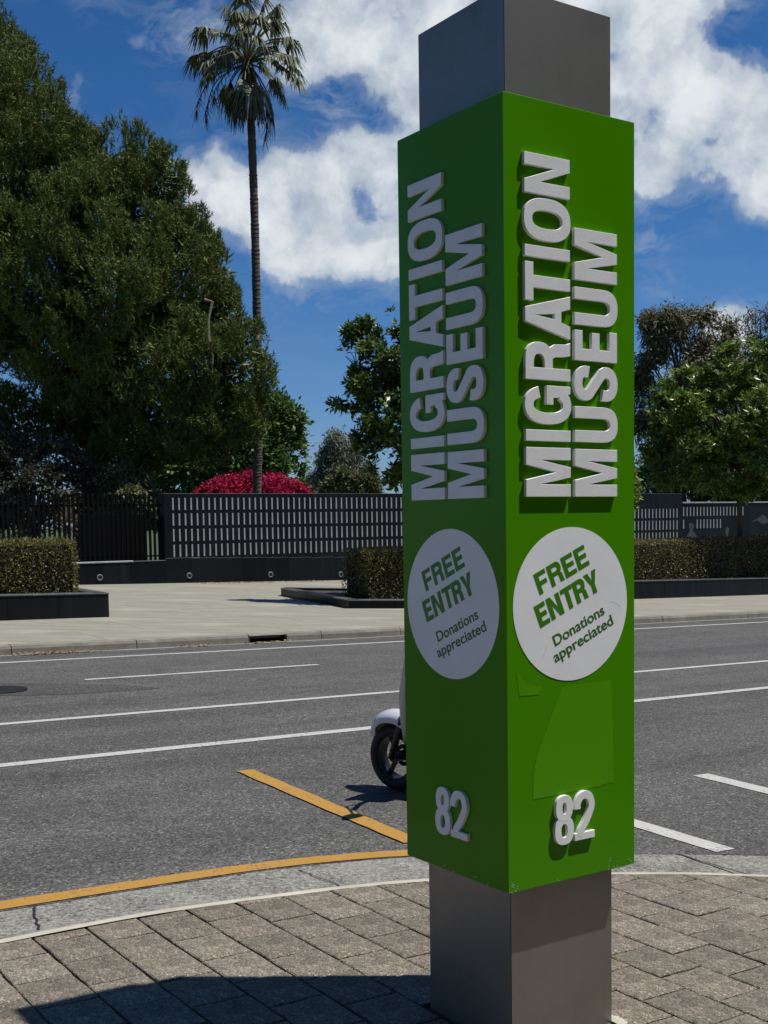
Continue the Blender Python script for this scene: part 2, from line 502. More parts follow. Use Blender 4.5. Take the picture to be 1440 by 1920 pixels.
def m_steel():
    mt, g = newmat('brushed_stainless_steel')
    co = g.n('ShaderNodeTexCoord').outputs['Object']
    mp = g.n('ShaderNodeMapping', inp={'Vector': co, 'Scale': (90, 90, 3.0)}).outputs[0]
    br = g.noise(mp, 1.0, 4, .6)
    mp2 = g.n('ShaderNodeMapping', inp={'Vector': co, 'Scale': (12, 12, .5)}).outputs[0]
    drip = g.noise(mp2, 1.0, 5, .6)
    blot = g.noise(co, 5, 6, .65)
    z = g.n('ShaderNodeSeparateXYZ', inp={0: co}).outputs[2]
    c = g.mix(g.ramp(drip, [(.40, (0, 0, 0)), (.70, (1, 1, 1))]), (.285, .27, .245), (.262, .248, .224))
    c = g.mix(g.ramp(blot, [(.45, (0, 0, 0)), (.75, (.5, .5, .5))]), c, (.20, .18, .155))
    c = g.mix(g.ramp(drip, [(.70, (0, 0, 0)), (.78, (.35, .35, .35))]), c, (.42, .42, .42))
    r = g.math('ADD', g.math('MULTIPLY', blot, .25), .30)
    b = g.bsdf(Base_Color=c, Roughness=r, Metallic=.72)
    g.t.links.new(g.bump(br, .05, .0006), b.inputs['Normal'])
    g.out(b.outputs[0]); return mt


M = {}
M['asphalt'] = m_asphalt()
M['asphalt_patch'] = m_asphalt('asphalt_patch', .070)
M['paver'] = m_paver()
M['joint'] = simple('joint_sand_and_dirt', (.035, .031, .026), .95, 0, .4, 30, .5, 200)
M['gutter'] = m_gutter()
M['kerb_lip'] = m_concrete('kerb_lip_concrete', (.50, .465, .375), 3, .2)
M['kerb'] = m_concrete('far_kerb_concrete', (.30, .28, .235), 1.2, .35)
M['kerb_far'] = m_concrete('far_kerb_stone', (.25, .232, .19), 2.5, .5)
M['slab'] = m_concrete('footpath_concrete', (.30, .285, .225), .6, .55, -YAW + .25, .22)
M['white_line'] = m_paint('white_road_paint', (.50, .49, .46), .8)
M['yellow_line'] = m_paint('yellow_road_paint', (.43, .225, .032), .85)
M['granite'] = m_granite()
M['granite_cap'] = m_granite('granite_coping', (.085, .09, .094), .3)
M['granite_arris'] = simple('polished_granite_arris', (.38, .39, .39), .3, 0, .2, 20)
M['inlay'] = simple('grey_stone_inlay', (.34, .35, .34), .5, 0, .2, 3)
M['etch'] = simple('etched_grey_stone', (.045, .048, .050), .7, 0, .45, 14)
M['fence_black'] = simple('black_powder_coat', (.002, .002, .0025), .8, spec=.12)
M['green'] = m_green()
M['steel'] = m_steel()
M['letter'] = simple('brushed_aluminium_letter', (.86, .87, .87), .42, .05, .06, 14, .15, 160)
M['sticker'] = simple('white_vinyl', (.86, .88, .89), .38, 0, .05, 6, .08, 8)
M['greentext'] = simple('green_print', (.045, .215, .002), .4, 0, .04, 8)
M['darktext'] = simple('dark_green_print', (.035, .15, .012), .4, 0, .04, 8)
M['residue'] = simple('lighter_green_residue', (.084, .300, .0015), .22, 0, .05, 5)
M['chip'] = simple('chipped_paint_primer', (.42, .50, .36), .7, 0, .3, 60)
M['seam'] = simple('dark_seam', (.01, .01, .01), .8)
M['lawn'] = simple('lawn_grass_green', (.050, .075, .022), .9, 0, .35, 3, .4, 40)
M['soil'] = simple('planter_soil', (.05, .04, .03), .95, 0, .3, 8, .5, 30)
M['pine'] = m_leaf('pine_needles', (.030, .052, .010), (.20, .245, .055), .6, .10, .55, .2)
M['pine_bark'] = m_bark('pine_bark', (.06, .05, .04))
M['dead_wood'] = m_bark('torn_pale_wood', (.26, .19, .11))
M['palm'] = m_leaf('palm_frond', (.055, .07, .025), (.15, .165, .085), .6, .10, 2.0, .2, (.36, .35, .28))
M['palm_dead'] = m_leaf('dead_palm_frond', (.030, .025, .015), (.14, .115, .07), .6, .1, 2.0, .3)
M['palm_bark'] = m_bark('palm_bark', (.115, .095, .075), (3, 3, 16))
M['magnolia'] = m_leaf('glossy_tree_leaf', (.030, .066, .014), (.12, .20, .035), .36, .25, 1.4, .42, (.22, .30, .06))
M['magnolia2'] = m_leaf('bright_tree_leaf', (.045, .090, .010), (.19, .29, .035), .36, .32, 1.2, .42, (.30, .38, .08))
M['gum'] = m_leaf('gum_leaf', (.060, .064, .026), (.21, .195, .085), .55, .2, .9, .3)
M['grey_tree'] = m_leaf('grey_willow_leaf', (.10, .11, .075), (.26, .265, .18), .6, .25, 1.2, .2)
M['round_tree'] = m_leaf('mid_green_leaf', (.035, .075, .018), (.15, .26, .06), .5, .25, 1.0, .3)
M['dark_bush'] = m_leaf('dark_shrub_leaf', (.035, .043, .025), (.14, .15, .09), .5, .15, 1.3, .3)
M['olive_bush'] = m_leaf('olive_shrub_leaf', (.07, .08, .03), (.22, .22, .09), .6, .2, 1.3, .3)
M['lime_bush'] = m_leaf('lime_leaf', (.09, .14, .012), (.26, .30, .04), .5, .3, 2, .4)
M['pink'] = m_leaf('magenta_bract', (.24, .008, .040), (.60, .035, .12), .6, .3, 3.0, .2)
M['hedge'] = m_leaf('hedge_leaf', (.055, .062, .014), (.25, .21, .055), .45, .25, 1.5, .3, (.40, .34, .15))
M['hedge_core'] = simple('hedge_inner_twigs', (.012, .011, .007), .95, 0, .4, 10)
M['trunk'] = m_bark('street_tree_bark', (.09, .075, .06))
M['cordyline'] = m_leaf('cordyline_leaf', (.10, .035, .030), (.42, .34, .24), .4, .15, 4, .4)
M['scooter_white'] = simple('white_scooter_paint', (.62, .64, .66), .12, 0, .03, 4, 0, 60, .5)
M['black_rubber'] = simple('black_rubber', (.012, .012, .012), .7)
M['black_plastic'] = simple('black_plastic', (.016, .016, .017), .4)
M['alloy'] = simple('dark_alloy_rim', (.03, .03, .032), .35, .6)
M['disc'] = simple('steel_brake_disc', (.45, .45, .45), .3, .9)
M['dull_ring'] = simple('dull_metal_ring', (.17, .17, .17), .6, .2)
M['glass'] = simple('clear_lens', (.5, .5, .5), .08, .3)
M['mirror'] = simple('mirror_glass', (.8, .8, .82), .03, 1.0, 0)
M['leaf_litter'] = m_leaf('fallen_leaf', (.16, .10, .045), (.46, .33, .17), .7, .1, 5, .2)
M['iron'] = simple('cast_iron', (.02, .02, .02), .6, .4, .3, 20)
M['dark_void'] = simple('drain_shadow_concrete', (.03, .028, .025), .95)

# ------------------------------------------------------------------ the ground
def ribbon(name, A, B, hA, hB, mat, parent=None, kind=None, thick=0.0):
    """strip between polylines A and B given in the street frame"""
    v = []; f = []
    n = len(A)
    for a, b in zip(A, B):
        v.append(SP(a[0], a[1], hA)); v.append(SP(b[0], b[1], hB))
    for i in range(n - 1): f.append((2 * i, 2 * i + 2, 2 * i + 3, 2 * i + 1))
    me = mesh(name, v, f)
    o = link(name, me, mat, parent)
    if kind: o['kind'] = kind
    return o


# one sheet out to the horizon, a little below everything else
gv = []
big = [(-1500, -60), (1500, -60), (1500, 2500), (-1500, 2500)]
g0 = mesh('ground', [(-1800, -1500, -2.6), (1800, -1500, -2.6), (1800, 3000, -2.6), (-1800, 3000, -2.6)], [(0, 1, 2, 3)])
tag(link('ground', g0, M['lawn']), kind='structure')

ROADH = -0.04
road = link('road', mesh('road', [SP(-45, -9, ROADH), SP(75, -9, ROADH), SP(75, KERB_N + .1, ROADH), SP(-45, KERB_N + .1, ROADH)], [(0, 1, 2, 3)]), M['asphalt'])
tag(road, kind='structure')


def stripe(name, s0, n0, s1, n1, w, mat, h=ROADH + .004, jag=.004, step=.12):
    a = np.array([s0, n0]); b = np.array([s1, n1]); L = np.linalg.norm(b - a); d = (b - a) / L; p = np.array([-d[1], d[0]])
    k = max(2, int(L / step)) if L < 14 else 80
    A = []; B = []
    for i in range(k + 1):
        c = a + d * L * i / k
        A.append(c + p * (w / 2 + random.uniform(-jag, jag))); B.append(c - p * (w / 2 + random.uniform(-jag, jag)))
    return ribbon(name, B, A, h, h, mat, road)


stripe('edge_line', -30, 12.42, 70, 12.46, .105, M['white_line'])
stripe('lane_dash', 2.42, 10.17, 5.45, 10.2, .105, M['white_line'])
stripe('lane_dash', -9.6, 10.15, -6.6, 10.15, .12, M['white_line'])
stripe('lane_dash', 14.5, 10.2, 17.5, 10.2, .12, M['white_line'])
stripe('bike_lane_line', -30, 7.36, 70, 7.75, .115, M['white_line'])
stripe('bike_lane_line', -30, 5.55, 70, 5.85, .13, M['white_line'])
stripe('parking_bay_line', 1.49, 4.56, 1.335, 2.37, .118, M['yellow_line'], ROADH + .008)
stripe('parking_bay_line', 2.70, 3.2, 2.58, 1.37, .13, M['white_line'])
stripe('parking_bay_line', 4.02, 2.79, 3.84, 0.8, .14, M['white_line'])

# darker repair patch and an iron cover on the left
pp = [on(-60, 1306, ROADH), on(120, 1303, ROADH), on(300, 1291, ROADH), on(250, 1286, ROADH), on(160, 1283, ROADH), on(-60, 1280, ROADH)]
link('road_patch', mesh('road_patch', [SP(a[0], a[1], ROADH + .003) for a in pp], [tuple(range(len(pp)))]), M['asphalt_patch'], road)
pc = on(-5, 1295, ROADH)
mb = MB(); ctr = SP(pc[0], pc[1], ROADH + .004)
mb.tube([ctr, ctr + np.array([0, 0, .006])], .30, 24)
ring = mb.build('manhole_cover', M['iron']); tag(ring, 'round black iron cover set in the road at the left edge', 'manhole cover')

# near kerb lines (street frame)
G_out = [(-6, 2.42), (-3, 2.42), (-1.6, 2.40), (-.8, 2.385), (-.083, 2.362), (.445, 2.325), (.9, 2.235), (1.234, 2.112), (1.7, 1.85), (2.14, 1.576), (2.684, 1.189), (3.4, .62), (4.3, -.25), (5.2, -1.3), (6.2, -2.7), (8, -5.5)]
G_in = [(-6, 1.86), (-3, 1.865), (-1.5, 1.87), (-.95, 1.876), (-.693, 1.888), (-.291, 1.885), (.175, 1.826), (.55, 1.76), (.905, 1.66), (1.3, 1.50), (1.691, 1.276), (2.004, 1.073), (2.26, .862), (3.0, .22), (3.9, -.70), (4.75, -1.7), (5.7, -3.0), (7.4, -5.7)]
Go = catmull(G_out, 8); Gi = catmull(G_in, 7)


def resample(P, s):
    P = np.array(P); return [np.array([x, np.interp(x, P[:, 0], P[:, 1])]) for x in s]


xs = np.concatenate([np.arange(-6, -2, .25), np.arange(-2, 3.2, .04), np.arange(3.2, 7.2, .25)])
Go = resample(Go, xs); Gi = resample(Gi, xs)
jit = np.cumsum(rng.normal(0, .0035, len(xs))); jit -= np.linspace(jit[0], jit[-1], len(xs)); jit = np.clip(jit, -.012, .012)
edge = [p + np.array([0, j]) for p, j in zip(Go, jit)]
# crumbled dark seam between asphalt and concrete
ribbon('seam_crack', [p + np.array([0, -.012]) for p in edge], [p + np.array([0, .008 + .018 * rng.random()]) for p in edge], ROADH + .0015, ROADH + .0015, M['seam'], road)
# yellow kerbside line ends where the kerb curves off
ysel = [i for i, x in enumerate(xs) if x < 1.36]
ribbon('kerbside_line', [Go[i] + np.array([0, .018 + .004 * rng.random()]) for i in ysel], [Go[i] + np.array([0, 0.132 + .010 * rng.random()]) for i in ysel], ROADH + .004, ROADH + .004, M['yellow_line'], road)

# gutter + kerb: one structure with segments as parts
kerb = tag(empty('near_kerb', SP(0, 2.1, 0)), kind='structure')
kerb_w = kerb.location


def kerb_profile(i):
    o_, i_ = edge[i], Gi[i]
    d = (o_ - i_); L = np.linalg.norm(d); d = d / L
    s = xs[i]
    up = float(np.clip((s + .72) / .35, 0, 1))      # upright lip dies out at the ramp on the left
    lip = .012 + .020 * up
    pr = [(0, -.002), (.003, .0005), (.042, -.001), (.056, -.006 - lip * .10), (.085, -.008 - lip * .62), (.125, -.012 - lip * .86), (.55 * L, -.034 - .004 * up), (L, -.0375)]
    return [SP(*(i_ + d * k), h) for k, h in pr]


cuts = [-6, -3.4, -.72, 2.42, 4.6, 7.3]
for a, b in zip(cuts[:-1], cuts[1:]):
    idx = [i for i, x in enumerate(xs) if a - .001 <= x <= b + .03]
    if len(idx) < 2: continue
    for nm, lo, hi, mt in (('kerb_lip', 0, 4, M['kerb_lip']), ('gutter_segment', 4, 7, M['gutter'])):
        v = []; f = []
        K = hi - lo + 1
        for i in idx:
            v += kerb_profile(i)[lo:hi + 1]
        for r in range(len(idx) - 1):
            for k in range(K - 1): f.append((r * K + k, (r + 1) * K + k, (r + 1) * K + k + 1, r * K + k + 1))
        v = [np.array(p) - np.array(kerb_w) for p in v]
        link(nm, mesh(nm, v, f, True), mt, kerb)
# cracks across the gutter
for s_, d_, tt, m0, m1 in ((-.76, -.09, .012, .20, .95), (2.30, -.04, .012, .2, .98), (.62, .03, .006, .3, .9)):
    i = int(np.argmin(abs(xs - s_))); o_, i_ = edge[i], Gi[i]
    q0 = i_ + (o_ - i_) * m0; q1 = i_ + (o_ - i_) * m1; pts = [q0 + (q1 - q0) * k / 8 + np.array([random.uniform(-.006, .006) + d_ * (-k / 8), 0]) for k in range(9)]
    A = [p - np.array([tt / 2, 0]) for p in pts]; B = [p + np.array([tt / 2, 0]) for p in pts]
    Lk = np.linalg.norm(o_ - i_); hh = [float(np.interp(m0 + (m1 - m0) * k / 8, [.125 / Lk, .55, 1], [-.0223 if tt > .011 else -.039, -.034, -.0375])) + .0025 for k in range(9)]
    rb = [SP(*p, h_) - np.array(kerb_w) for p, h_ in zip(A, hh)] + [SP(*p, h_) - np.array(kerb_w) for p, h_ in zip(B, hh)]
    link('gutter_crack', mesh('gutter_crack', rb, [(k, k + 1, 10 + k, 9 + k) for k in range(8)]), M['seam'], kerb)

# broken bits and moss where the lip ends
mb = MB()
for k in range(40):
    if k < 18: s_, n_ = -.70 + rng.normal(0, .035), 1.895 + abs(rng.normal(0, .02))
    else:
        s_ = rng.uniform(-1.2, 2.6); n_ = float(np.interp(s_, xs, [p[1] for p in edge])) + rng.normal(0, .012)
    r_ = rng.uniform(.004, .013); P0 = SP(s_, n_, (-.012 if k < 18 else ROADH) + .001)
    mb.add([P0 + np.array([r_ * math.cos(a) * rng.uniform(.5, 1.3), r_ * math.sin(a) * rng.uniform(.5, 1.3), rng.uniform(0, .003)]) for a in [i * math.pi / 3 for i in range(6)]] + [P0 + np.array([0, 0, r_ * .6])], [(i, (i + 1) % 6, 6) for i in range(6)])
gr = mb.build('gutter_grit', M['joint']); tag(gr, 'dark grit and crumbs lying along the near gutter', 'grit', kind='stuff')

# pavement bed and pavers
bed_poly = [p - np.array([0, .0]) for p in Gi]
v = [SP(*p, -.016) for p in bed_poly] + [SP(p[0], -9.0, -.016) for p in bed_poly]
nb = len(bed_poly)
pavement = link('pavement', mesh('pavement', v, [(i, i + nb, i + nb + 1, i + 1) for i in range(nb - 1)]), M['joint'])
tag(pavement, kind='structure')
PT, PN = .2143, .2585
pav_far = MB(); npav = 0
GiA = np.array(Gi)
WPOST = .4143; OVER = .05
near = []
for c in range(-14, 28):
    t0 = -1.037 + PT * c
    for r in range(-30, 4):
        n0 = 1.676 + PN * r + (PN * .5 - .012 if c % 2 else 0)
        j = .0042
        P = [np.array([t0 + j, n0 + j]), np.array([t0 + PT - j, n0 + j]), np.array([t0 + PT - j, n0 + PN - j]), np.array([t0 + j, n0 + PN - j])]
        P = [p + rng.normal(0, .0016, 2) for p in P]
        if n0 > .3 or t0 > 1.2:
            for i in range(0, len(GiA) - 1, 4):
                a, b = GiA[i], GiA[min(i + 4, len(GiA) - 1)]; d = b - a
                if not P: break
                P = clip_poly(P, a, np.array([-d[1], d[0]]) / np.linalg.norm(d) * 1.0) if P else P
        if len(P) < 3: continue
        A = np.array(P)
        area = .5 * abs(sum(A[i][0] * A[(i + 1) % len(A)][1] - A[(i + 1) % len(A)][0] * A[i][1] for i in range(len(A))))
        if area < .0012: continue
        cc = A.mean(0)
        if OVER < cc[0] < OVER + WPOST and OVER < cc[1] < OVER + WPOST: continue
        W3 = SP(cc[0], cc[1], 0)
        near.append((math.hypot(W3[0] * 1.6, W3[1] - 4.3), A, cc, W3))
near.sort(key=lambda q: q[0])
for k, (dd, A, cc, W3) in enumerate(near):
    if W3[1] < -4: continue
    dz = rng.normal(0, .0012); tx, ty = rng.normal(0, .004, 2)
    # wobble edges
    Q = []
    for i in range(len(A)):
        a, b = A[i], A[(i + 1) % len(A)]
        Q.append(a)
        if k < 290 and np.linalg.norm(b - a) > .09:
            e = (b - a); pn = np.array([-e[1], e[0]]) / np.linalg.norm(e)
            for u in (.33, .66): Q.append(a + e * u + pn * rng.normal(0, .0014))
    Q = np.array(Q) - cc
    v, f = prism([(q[0], q[1]) for q in Q], -.045, 0.0, .0035, .0035)
    v = [(p[0] * T + p[1] * N) + np.array([0, 0, p[2] - KS * p[0] + dz + p[0] * tx + p[1] * ty]) for p in v]
    if k < 290:
        link('paver', mesh('paver', v, f), M['paver'], pavement, Vector(W3))
    else:
        pav_far.add([p + W3 for p in v], f)
pf = pav_far.build('paver_field', M['paver'], pavement); pf['kind'] = 'stuff'

# ------------------------------------------------------------------ far side: kerb, footpath
fk = tag(empty('far_kerb', SP(8, KERB_N, 0)), kind='structure'); fkl = np.array(fk.location)
kerb_px = [-75, 26, 261, 465, 537, 603, 755]
ks = [on(x, np.interp(x, [0, 265, 465, 750], [1231, 1217.5, 1206, 1192.5]), ROADH)[0] for x in kerb_px] + [11.3] + [on(1250, 1168, ROADH)[0], on(1411, 1160, ROADH)[0]]
ks = list(np.arange(ks[0] - 16, ks[0] - .5, 2.4)) + ks + list(np.arange(ks[-1] + 2.4, 60, 2.6))
pit = None
for a, b in zip(ks[:-1], ks[1:]):
    mid = on(500, 1204, ROADH)[0]
    isdrain = a < mid < b
    g_ = .006
    prof = [(0, -.045), (.004, .045), (.022, .083), (.05, .092), (.17, .093), (.17, -.05)] if not isdrain else [(0, .068), (.004, .078), (.022, .088), (.05, .094), (.17, .095), (.17, .068)]
    v = []; f = []
    steps = 6
    for q in range(steps + 1):
        s = a + g_ + (b - a - 2 * g_) * q / steps
        for dn, h in prof: v.append(SP(s, KERB_N + dn + rng.normal(0, .0015), h + rng.normal(0, .0015)) - fkl)
    K = len(prof)
    for q in range(steps):
        for k in range(K):
            k2 = (k + 1) % K
            f.append((q * K + k, (q + 1) * K + k, (q + 1) * K + k2, q * K + k2))
    f.append(tuple(range(K))); f.append(tuple(steps * K + k for k in range(K))[::-1])
    link('drain_lintel' if isdrain else 'kerb_stone', mesh('kerb', v, f), M['kerb_far'], fk)
    if isdrain: pit = (a, b)
# side entry pit void behind the lintel
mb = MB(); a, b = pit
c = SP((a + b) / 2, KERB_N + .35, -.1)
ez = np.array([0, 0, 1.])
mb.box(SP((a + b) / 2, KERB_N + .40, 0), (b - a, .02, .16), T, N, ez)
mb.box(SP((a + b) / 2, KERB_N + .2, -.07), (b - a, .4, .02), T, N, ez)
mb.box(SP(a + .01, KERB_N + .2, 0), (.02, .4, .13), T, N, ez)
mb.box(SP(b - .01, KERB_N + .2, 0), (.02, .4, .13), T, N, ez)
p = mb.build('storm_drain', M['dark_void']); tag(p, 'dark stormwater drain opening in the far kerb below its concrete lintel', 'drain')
# strip of concrete gutter tray at the far kerb
ribbon('gutter_tray', [(s, KERB_N - .10 + random.uniform(-.012, .012)) for s in np.arange(-14, 60, .4)], [(s, KERB_N + .05) for s in np.arange(-14, 60, .4)], ROADH + .0035, ROADH + .0035, M['kerb'], fk).location = -fkl * 0
for o in fk.children:
    if o.name.startswith('gutter_tray'): o.location = Vector(-fkl)

WALL_N = 26.55


def path_pt(s, nn, dz=0.0): return SP(s, nn, fh(nn) + dz)


fp = empty('footpath', (0, 0, 0)); tag(fp, kind='structure')
# slabs: bands parallel to the kerb
rows = [KERB_N + .175, 14.9, 16.4, 18.2, 20.2, 22.2, 24.4, WALL_N + .4]
for r in range(len(rows) - 1):
    s = -14 + (r % 2) * 1.1
    while s < 46:
        w = 3.0
        gp = .004
        a = path_pt(s + gp, rows[r] + gp); b = path_pt(s + w - gp, rows[r] + gp); c = path_pt(s + w - gp, rows[r + 1] - gp); d = path_pt(s + gp, rows[r + 1] - gp)
        ctr = (a + c) / 2
        dn = np.array([0, 0, -.08])
        v = [p - ctr for p in (a, b, c, d)] + [p - ctr + dn for p in (a, b, c, d)]
        link('slab', mesh('slab', v, [(0, 1, 2, 3), (0, 4, 5, 1), (1, 5, 6, 2), (2, 6, 7, 3), (3, 7, 4, 0)]), M['slab'], fp, Vector(ctr))
        s += w
link('slab_bed', mesh('slab_bed', [path_pt(-16, KERB_N + .17, -.02), path_pt(60, KERB_N + .17, -.02), path_pt(60, WALL_N + 1, -.02), path_pt(-16, WALL_N + 1, -.02)], [(0, 1, 2, 3)]), M['joint'], fp)
lawn = link('lawn', mesh('lawn', [path_pt(-60, WALL_N + .3, -.1), path_pt(120, WALL_N + .3, -.1), path_pt(120, 140, -2.2), path_pt(-60, 140, -2.2)], [(0, 1, 2, 3)]), M['lawn']); tag(lawn, kind='structure')

# ------------------------------------------------------------------ glyphs
def ell(cx, cy, rx, ry, p=2.4, n=40):
    out = []
    for k in range(n):
        a = 2 * math.pi * k / n; c, s = math.cos(a), math.sin(a)
        out.append((cx + rx * math.copysign(abs(c) ** (2 / p), c), cy + ry * math.copysign(abs(s) ** (2 / p), s)))
    return out


def ringp(x0, x1, y0, y1, sv, sh, p=2.5):
    cx, cy, rx, ry = (x0 + x1) / 2, (y0 + y1) / 2, (x1 - x0) / 2, (y1 - y0) / 2
    return [ell(cx, cy, rx, ry, p), ell(cx, cy, rx - sv, ry - sh, p)[::-1]]


def strokep(pts, w, sub=6):
    P = catmull(pts, sub); W = w if hasattr(w, '__len__') else None
    L = offset_line(P, (w if W is None else 0) / 2); R = offset_line(P, -(w if W is None else 0) / 2)
    return [[tuple(p) for p in L] + [tuple(p) for p in R[::-1]]]


def rect(x0, y0, x1, y1): return [[(x0, y0), (x1, y0), (x1, y1), (x0, y1)]]


def dshape(x0, x1, y0, y1, r):
    ry = (y1 - y0) / 2; rx = min(r, x1 - x0); out = [(x0, y0)]
    for k in range(13):
        a = -math.pi / 2 + math.pi * k / 12
        c, s = math.cos(a), math.sin(a)
        out.append((x1 - rx + rx * abs(c) ** .85, (y0 + y1) / 2 + ry * math.copysign(abs(s) ** .85, s)))
    out.append((x0, y1)); return out


def glyph(ch, w, sv=.20, sh=.17):
    """capital letters of a bold grotesque, cap height 1; list of pieces, piece = loops"""
    if ch == 'I': return [rect(0, 0, w, 1)]
    if ch == 'M':
        a = sv
        return [[[(0, 0), (a, 0), (a, .70), (w / 2 - .085, 0), (w / 2 + .085, 0), (w - a, .70), (w - a, 0), (w, 0), (w, 1), (w - a * 1.38, 1), (w / 2, .34), (a * 1.38, 1), (0, 1)]]]
    if ch == 'N':
        a = sv
        return [[[(0, 0), (a, 0), (a, .66), (w - a * 1.06, 0), (w, 0), (w, 1), (w - a, 1), (w - a, .34), (a * 1.06, 1), (0, 1)]]]
    if ch == 'T': return [[[(w / 2 - sv / 2, 0), (w / 2 + sv / 2, 0), (w / 2 + sv / 2, 1 - sh), (w, 1 - sh), (w, 1), (0, 1), (0, 1 - sh), (w / 2 - sv / 2, 1 - sh)]]]
    if ch == 'E': return [[[(0, 0), (w, 0), (w, sh), (sv, sh), (sv, .5 - sh / 2 + .01), (w * .93, .5 - sh / 2 + .01), (w * .93, .5 + sh / 2 + .01), (sv, .5 + sh / 2 + .01), (sv, 1 - sh), (w * .985, 1 - sh), (w * .985, 1), (0, 1)]]]
    if ch == 'F': return [[[(0, 0), (sv, 0), (sv, .5 - sh / 2 - .03), (w * .92, .5 - sh / 2 - .03), (w * .92, .5 + sh / 2 - .03), (sv, .5 + sh / 2 - .03), (sv, 1 - sh), (w, 1 - sh), (w, 1), (0, 1)]]]
    if ch == 'A':
        t = w / 2
        return [[[(0, 0), (sv * 1.08, 0), (sv * 1.08 + .055, .20), (w - sv * 1.08 - .055, .20), (w - sv * 1.08, 0), (w, 0), (t + sv * .58, 1), (t - sv * .58, 1)],
                 [(sv * 1.08 + .10, .355), (t, .80), (w - sv * 1.08 - .10, .355)]]]
    if ch == 'Y':
        t = w / 2
        return [[[(t - sv / 2, 0), (t + sv / 2, 0), (t + sv / 2, .39), (w, 1), (w - sv * 1.12, 1), (t, .58), (sv * 1.12, 1), (0, 1), (t - sv / 2, .39)]]]
    if ch == 'O': return [ringp(0, w, -.015, 1.015, sv, sh)]
    if ch == 'U':
        h = sv / 2
        L = [(0, 1), (0, .30)]; k = 14
        out = [(0, 1)] + [(w / 2 - w / 2 * abs(math.cos(a)) ** .8 * (1 if math.cos(a) > 0 else -1), .34 - .355 * abs(math.sin(a)) ** .8) for a in [math.pi * i / k for i in range(k + 1)]] + [(w, 1), (w - sv, 1)]
        wi = w / 2 - sv
        out += [(w / 2 + wi * abs(math.cos(a)) ** .8 * (1 if math.cos(a) > 0 else -1), .34 - (.355 - sh) * abs(math.sin(a)) ** .8) for a in [math.pi * i / k for i in range(k + 1)]] + [(sv, 1)]
        return [[out]]
    if ch == 'S':
        q = sv / 2; e = sh / 2; cx = w / 2; rx = cx - q
        up = [(cx + rx * math.copysign(abs(math.cos(a)) ** .85, math.cos(a)), .742 + (1.012 - e - .742) * math.copysign(abs(math.sin(a)) ** .85, math.sin(a))) for a in np.radians(np.linspace(-22, 222, 26))]
        lo = [(cx + rx * math.copysign(abs(math.cos(a)) ** .85, math.cos(a)), .268 + (.268 + .012 - e) * math.copysign(abs(math.sin(a)) ** .85, math.sin(a))) for a in np.radians(np.linspace(42, -202, 26))]
        P = [np.array(p) for p in up + lo]
        for _ in range(2): P = [P[0]] + [(P[i - 1] + 2 * P[i] + P[i + 1]) / 4 for i in range(1, len(P) - 1)] + [P[-1]]
        P = P[:24] + P[28:]
        L = offset_line(P, (sv + sh) / 4); R = offset_line(P, -(sv + sh) / 4)
        return [[[tuple(p) for p in L] + [tuple(p) for p in R[::-1]]]]
    if ch == 'R':
        return [rect(0, 0, sv, 1), [dshape(sv * .5, w * .98, .395, 1, .30), dshape(sv, w * .98 - sv * .98, .395 + sh, 1 - sh, .16)[::-1]],
                [[(w - sv - .04, .50), (w * .80, .52), (w - .035, .36), (w - .02, .10), (w + .01, 0), (w - sv * 1.05, 0), (w - sv - .03, .10), (w - sv - .045, .34), (w - sv - .10, .42)]]]
    if ch == 'G':
        q = sv / 2; e = sh / 2; cx = w / 2; rx = cx - q; ry = .515 - e
        P = [np.array((cx + rx * math.copysign(abs(math.cos(a)) ** .85, math.cos(a)), .5 + ry * math.copysign(abs(math.sin(a)) ** .85, math.sin(a)))) for a in np.radians(np.linspace(24, 322, 44))]
        L = offset_line(P, (sv + sh) / 4); R = offset_line(P, -(sv + sh) / 4)
        return [[[tuple(p) for p in L] + [tuple(p) for p in R[::-1]]], [[(w * .52, .385), (w * .52, .54), (w, .54), (w, .0), (w - sv * .62, .0), (w - sv * .74, .13), (w - sv * 1.0, .30), (w - sv, .385)]]]
    if ch == '8':
        return [ringp(.03, w - .03, .475, 1.01, sv, sh, 2.4), ringp(0, w, -.01, .57, sv, sh, 2.4)]
    if ch == '2':
        q = sv / 2
        return [strokep([(q, .655), (q + .01, .78), (w * .30, .895), (w * .5, 1.01 - sh / 2), (w * .73, .89), (w - q - .01, .78), (w - q, .68), (w - q - .05, .555), (w * .56, .36), (w * .34, .20), (w * .25, .08)], sv * .97), rect(.01, 0, w, sh)]
    return []


def glyph_mesh(ch, w, height, depth, sv=.2, sh=.17, step=.00025, bev=.0007, cond=1.0):
    """mesh in letter coordinates: x right, y up, z out"""
    allv = []; allf = []
    for i, piece in enumerate(glyph(ch, w, sv, sh)):
        cu = bpy.data.curves.new('g', 'CURVE'); cu.dimensions = '2D'; cu.fill_mode = 'BOTH'
        d = depth - i * step
        cu.extrude = max(d / 2 - bev, .00005); cu.bevel_depth = bev; cu.offset = -bev; cu.bevel_resolution = 0
        for lp in piece:
            s = cu.splines.new('POLY'); s.points.add(len(lp) - 1); s.use_cyclic_u = True
            for k, (x, y) in enumerate(lp): s.points[k].co = (x * height * cond, y * height, 0, 1)
        ob = bpy.data.objects.new('g', cu); COL.objects.link(ob)
        dg = bpy.context.evaluated_depsgraph_get()
        me = bpy.data.meshes.new_from_object(ob.evaluated_get(dg))
        b = len(allv)
        allv += [(v.co.x, v.co.y, v.co.z + d / 2) for v in me.vertices]
        allf += [tuple(b + j for j in p.vertices) for p in me.polygons]
        bpy.data.objects.remove(ob); bpy.data.curves.remove(cu); bpy.data.meshes.remove(me)
    return mesh('glyph', allv, allf)


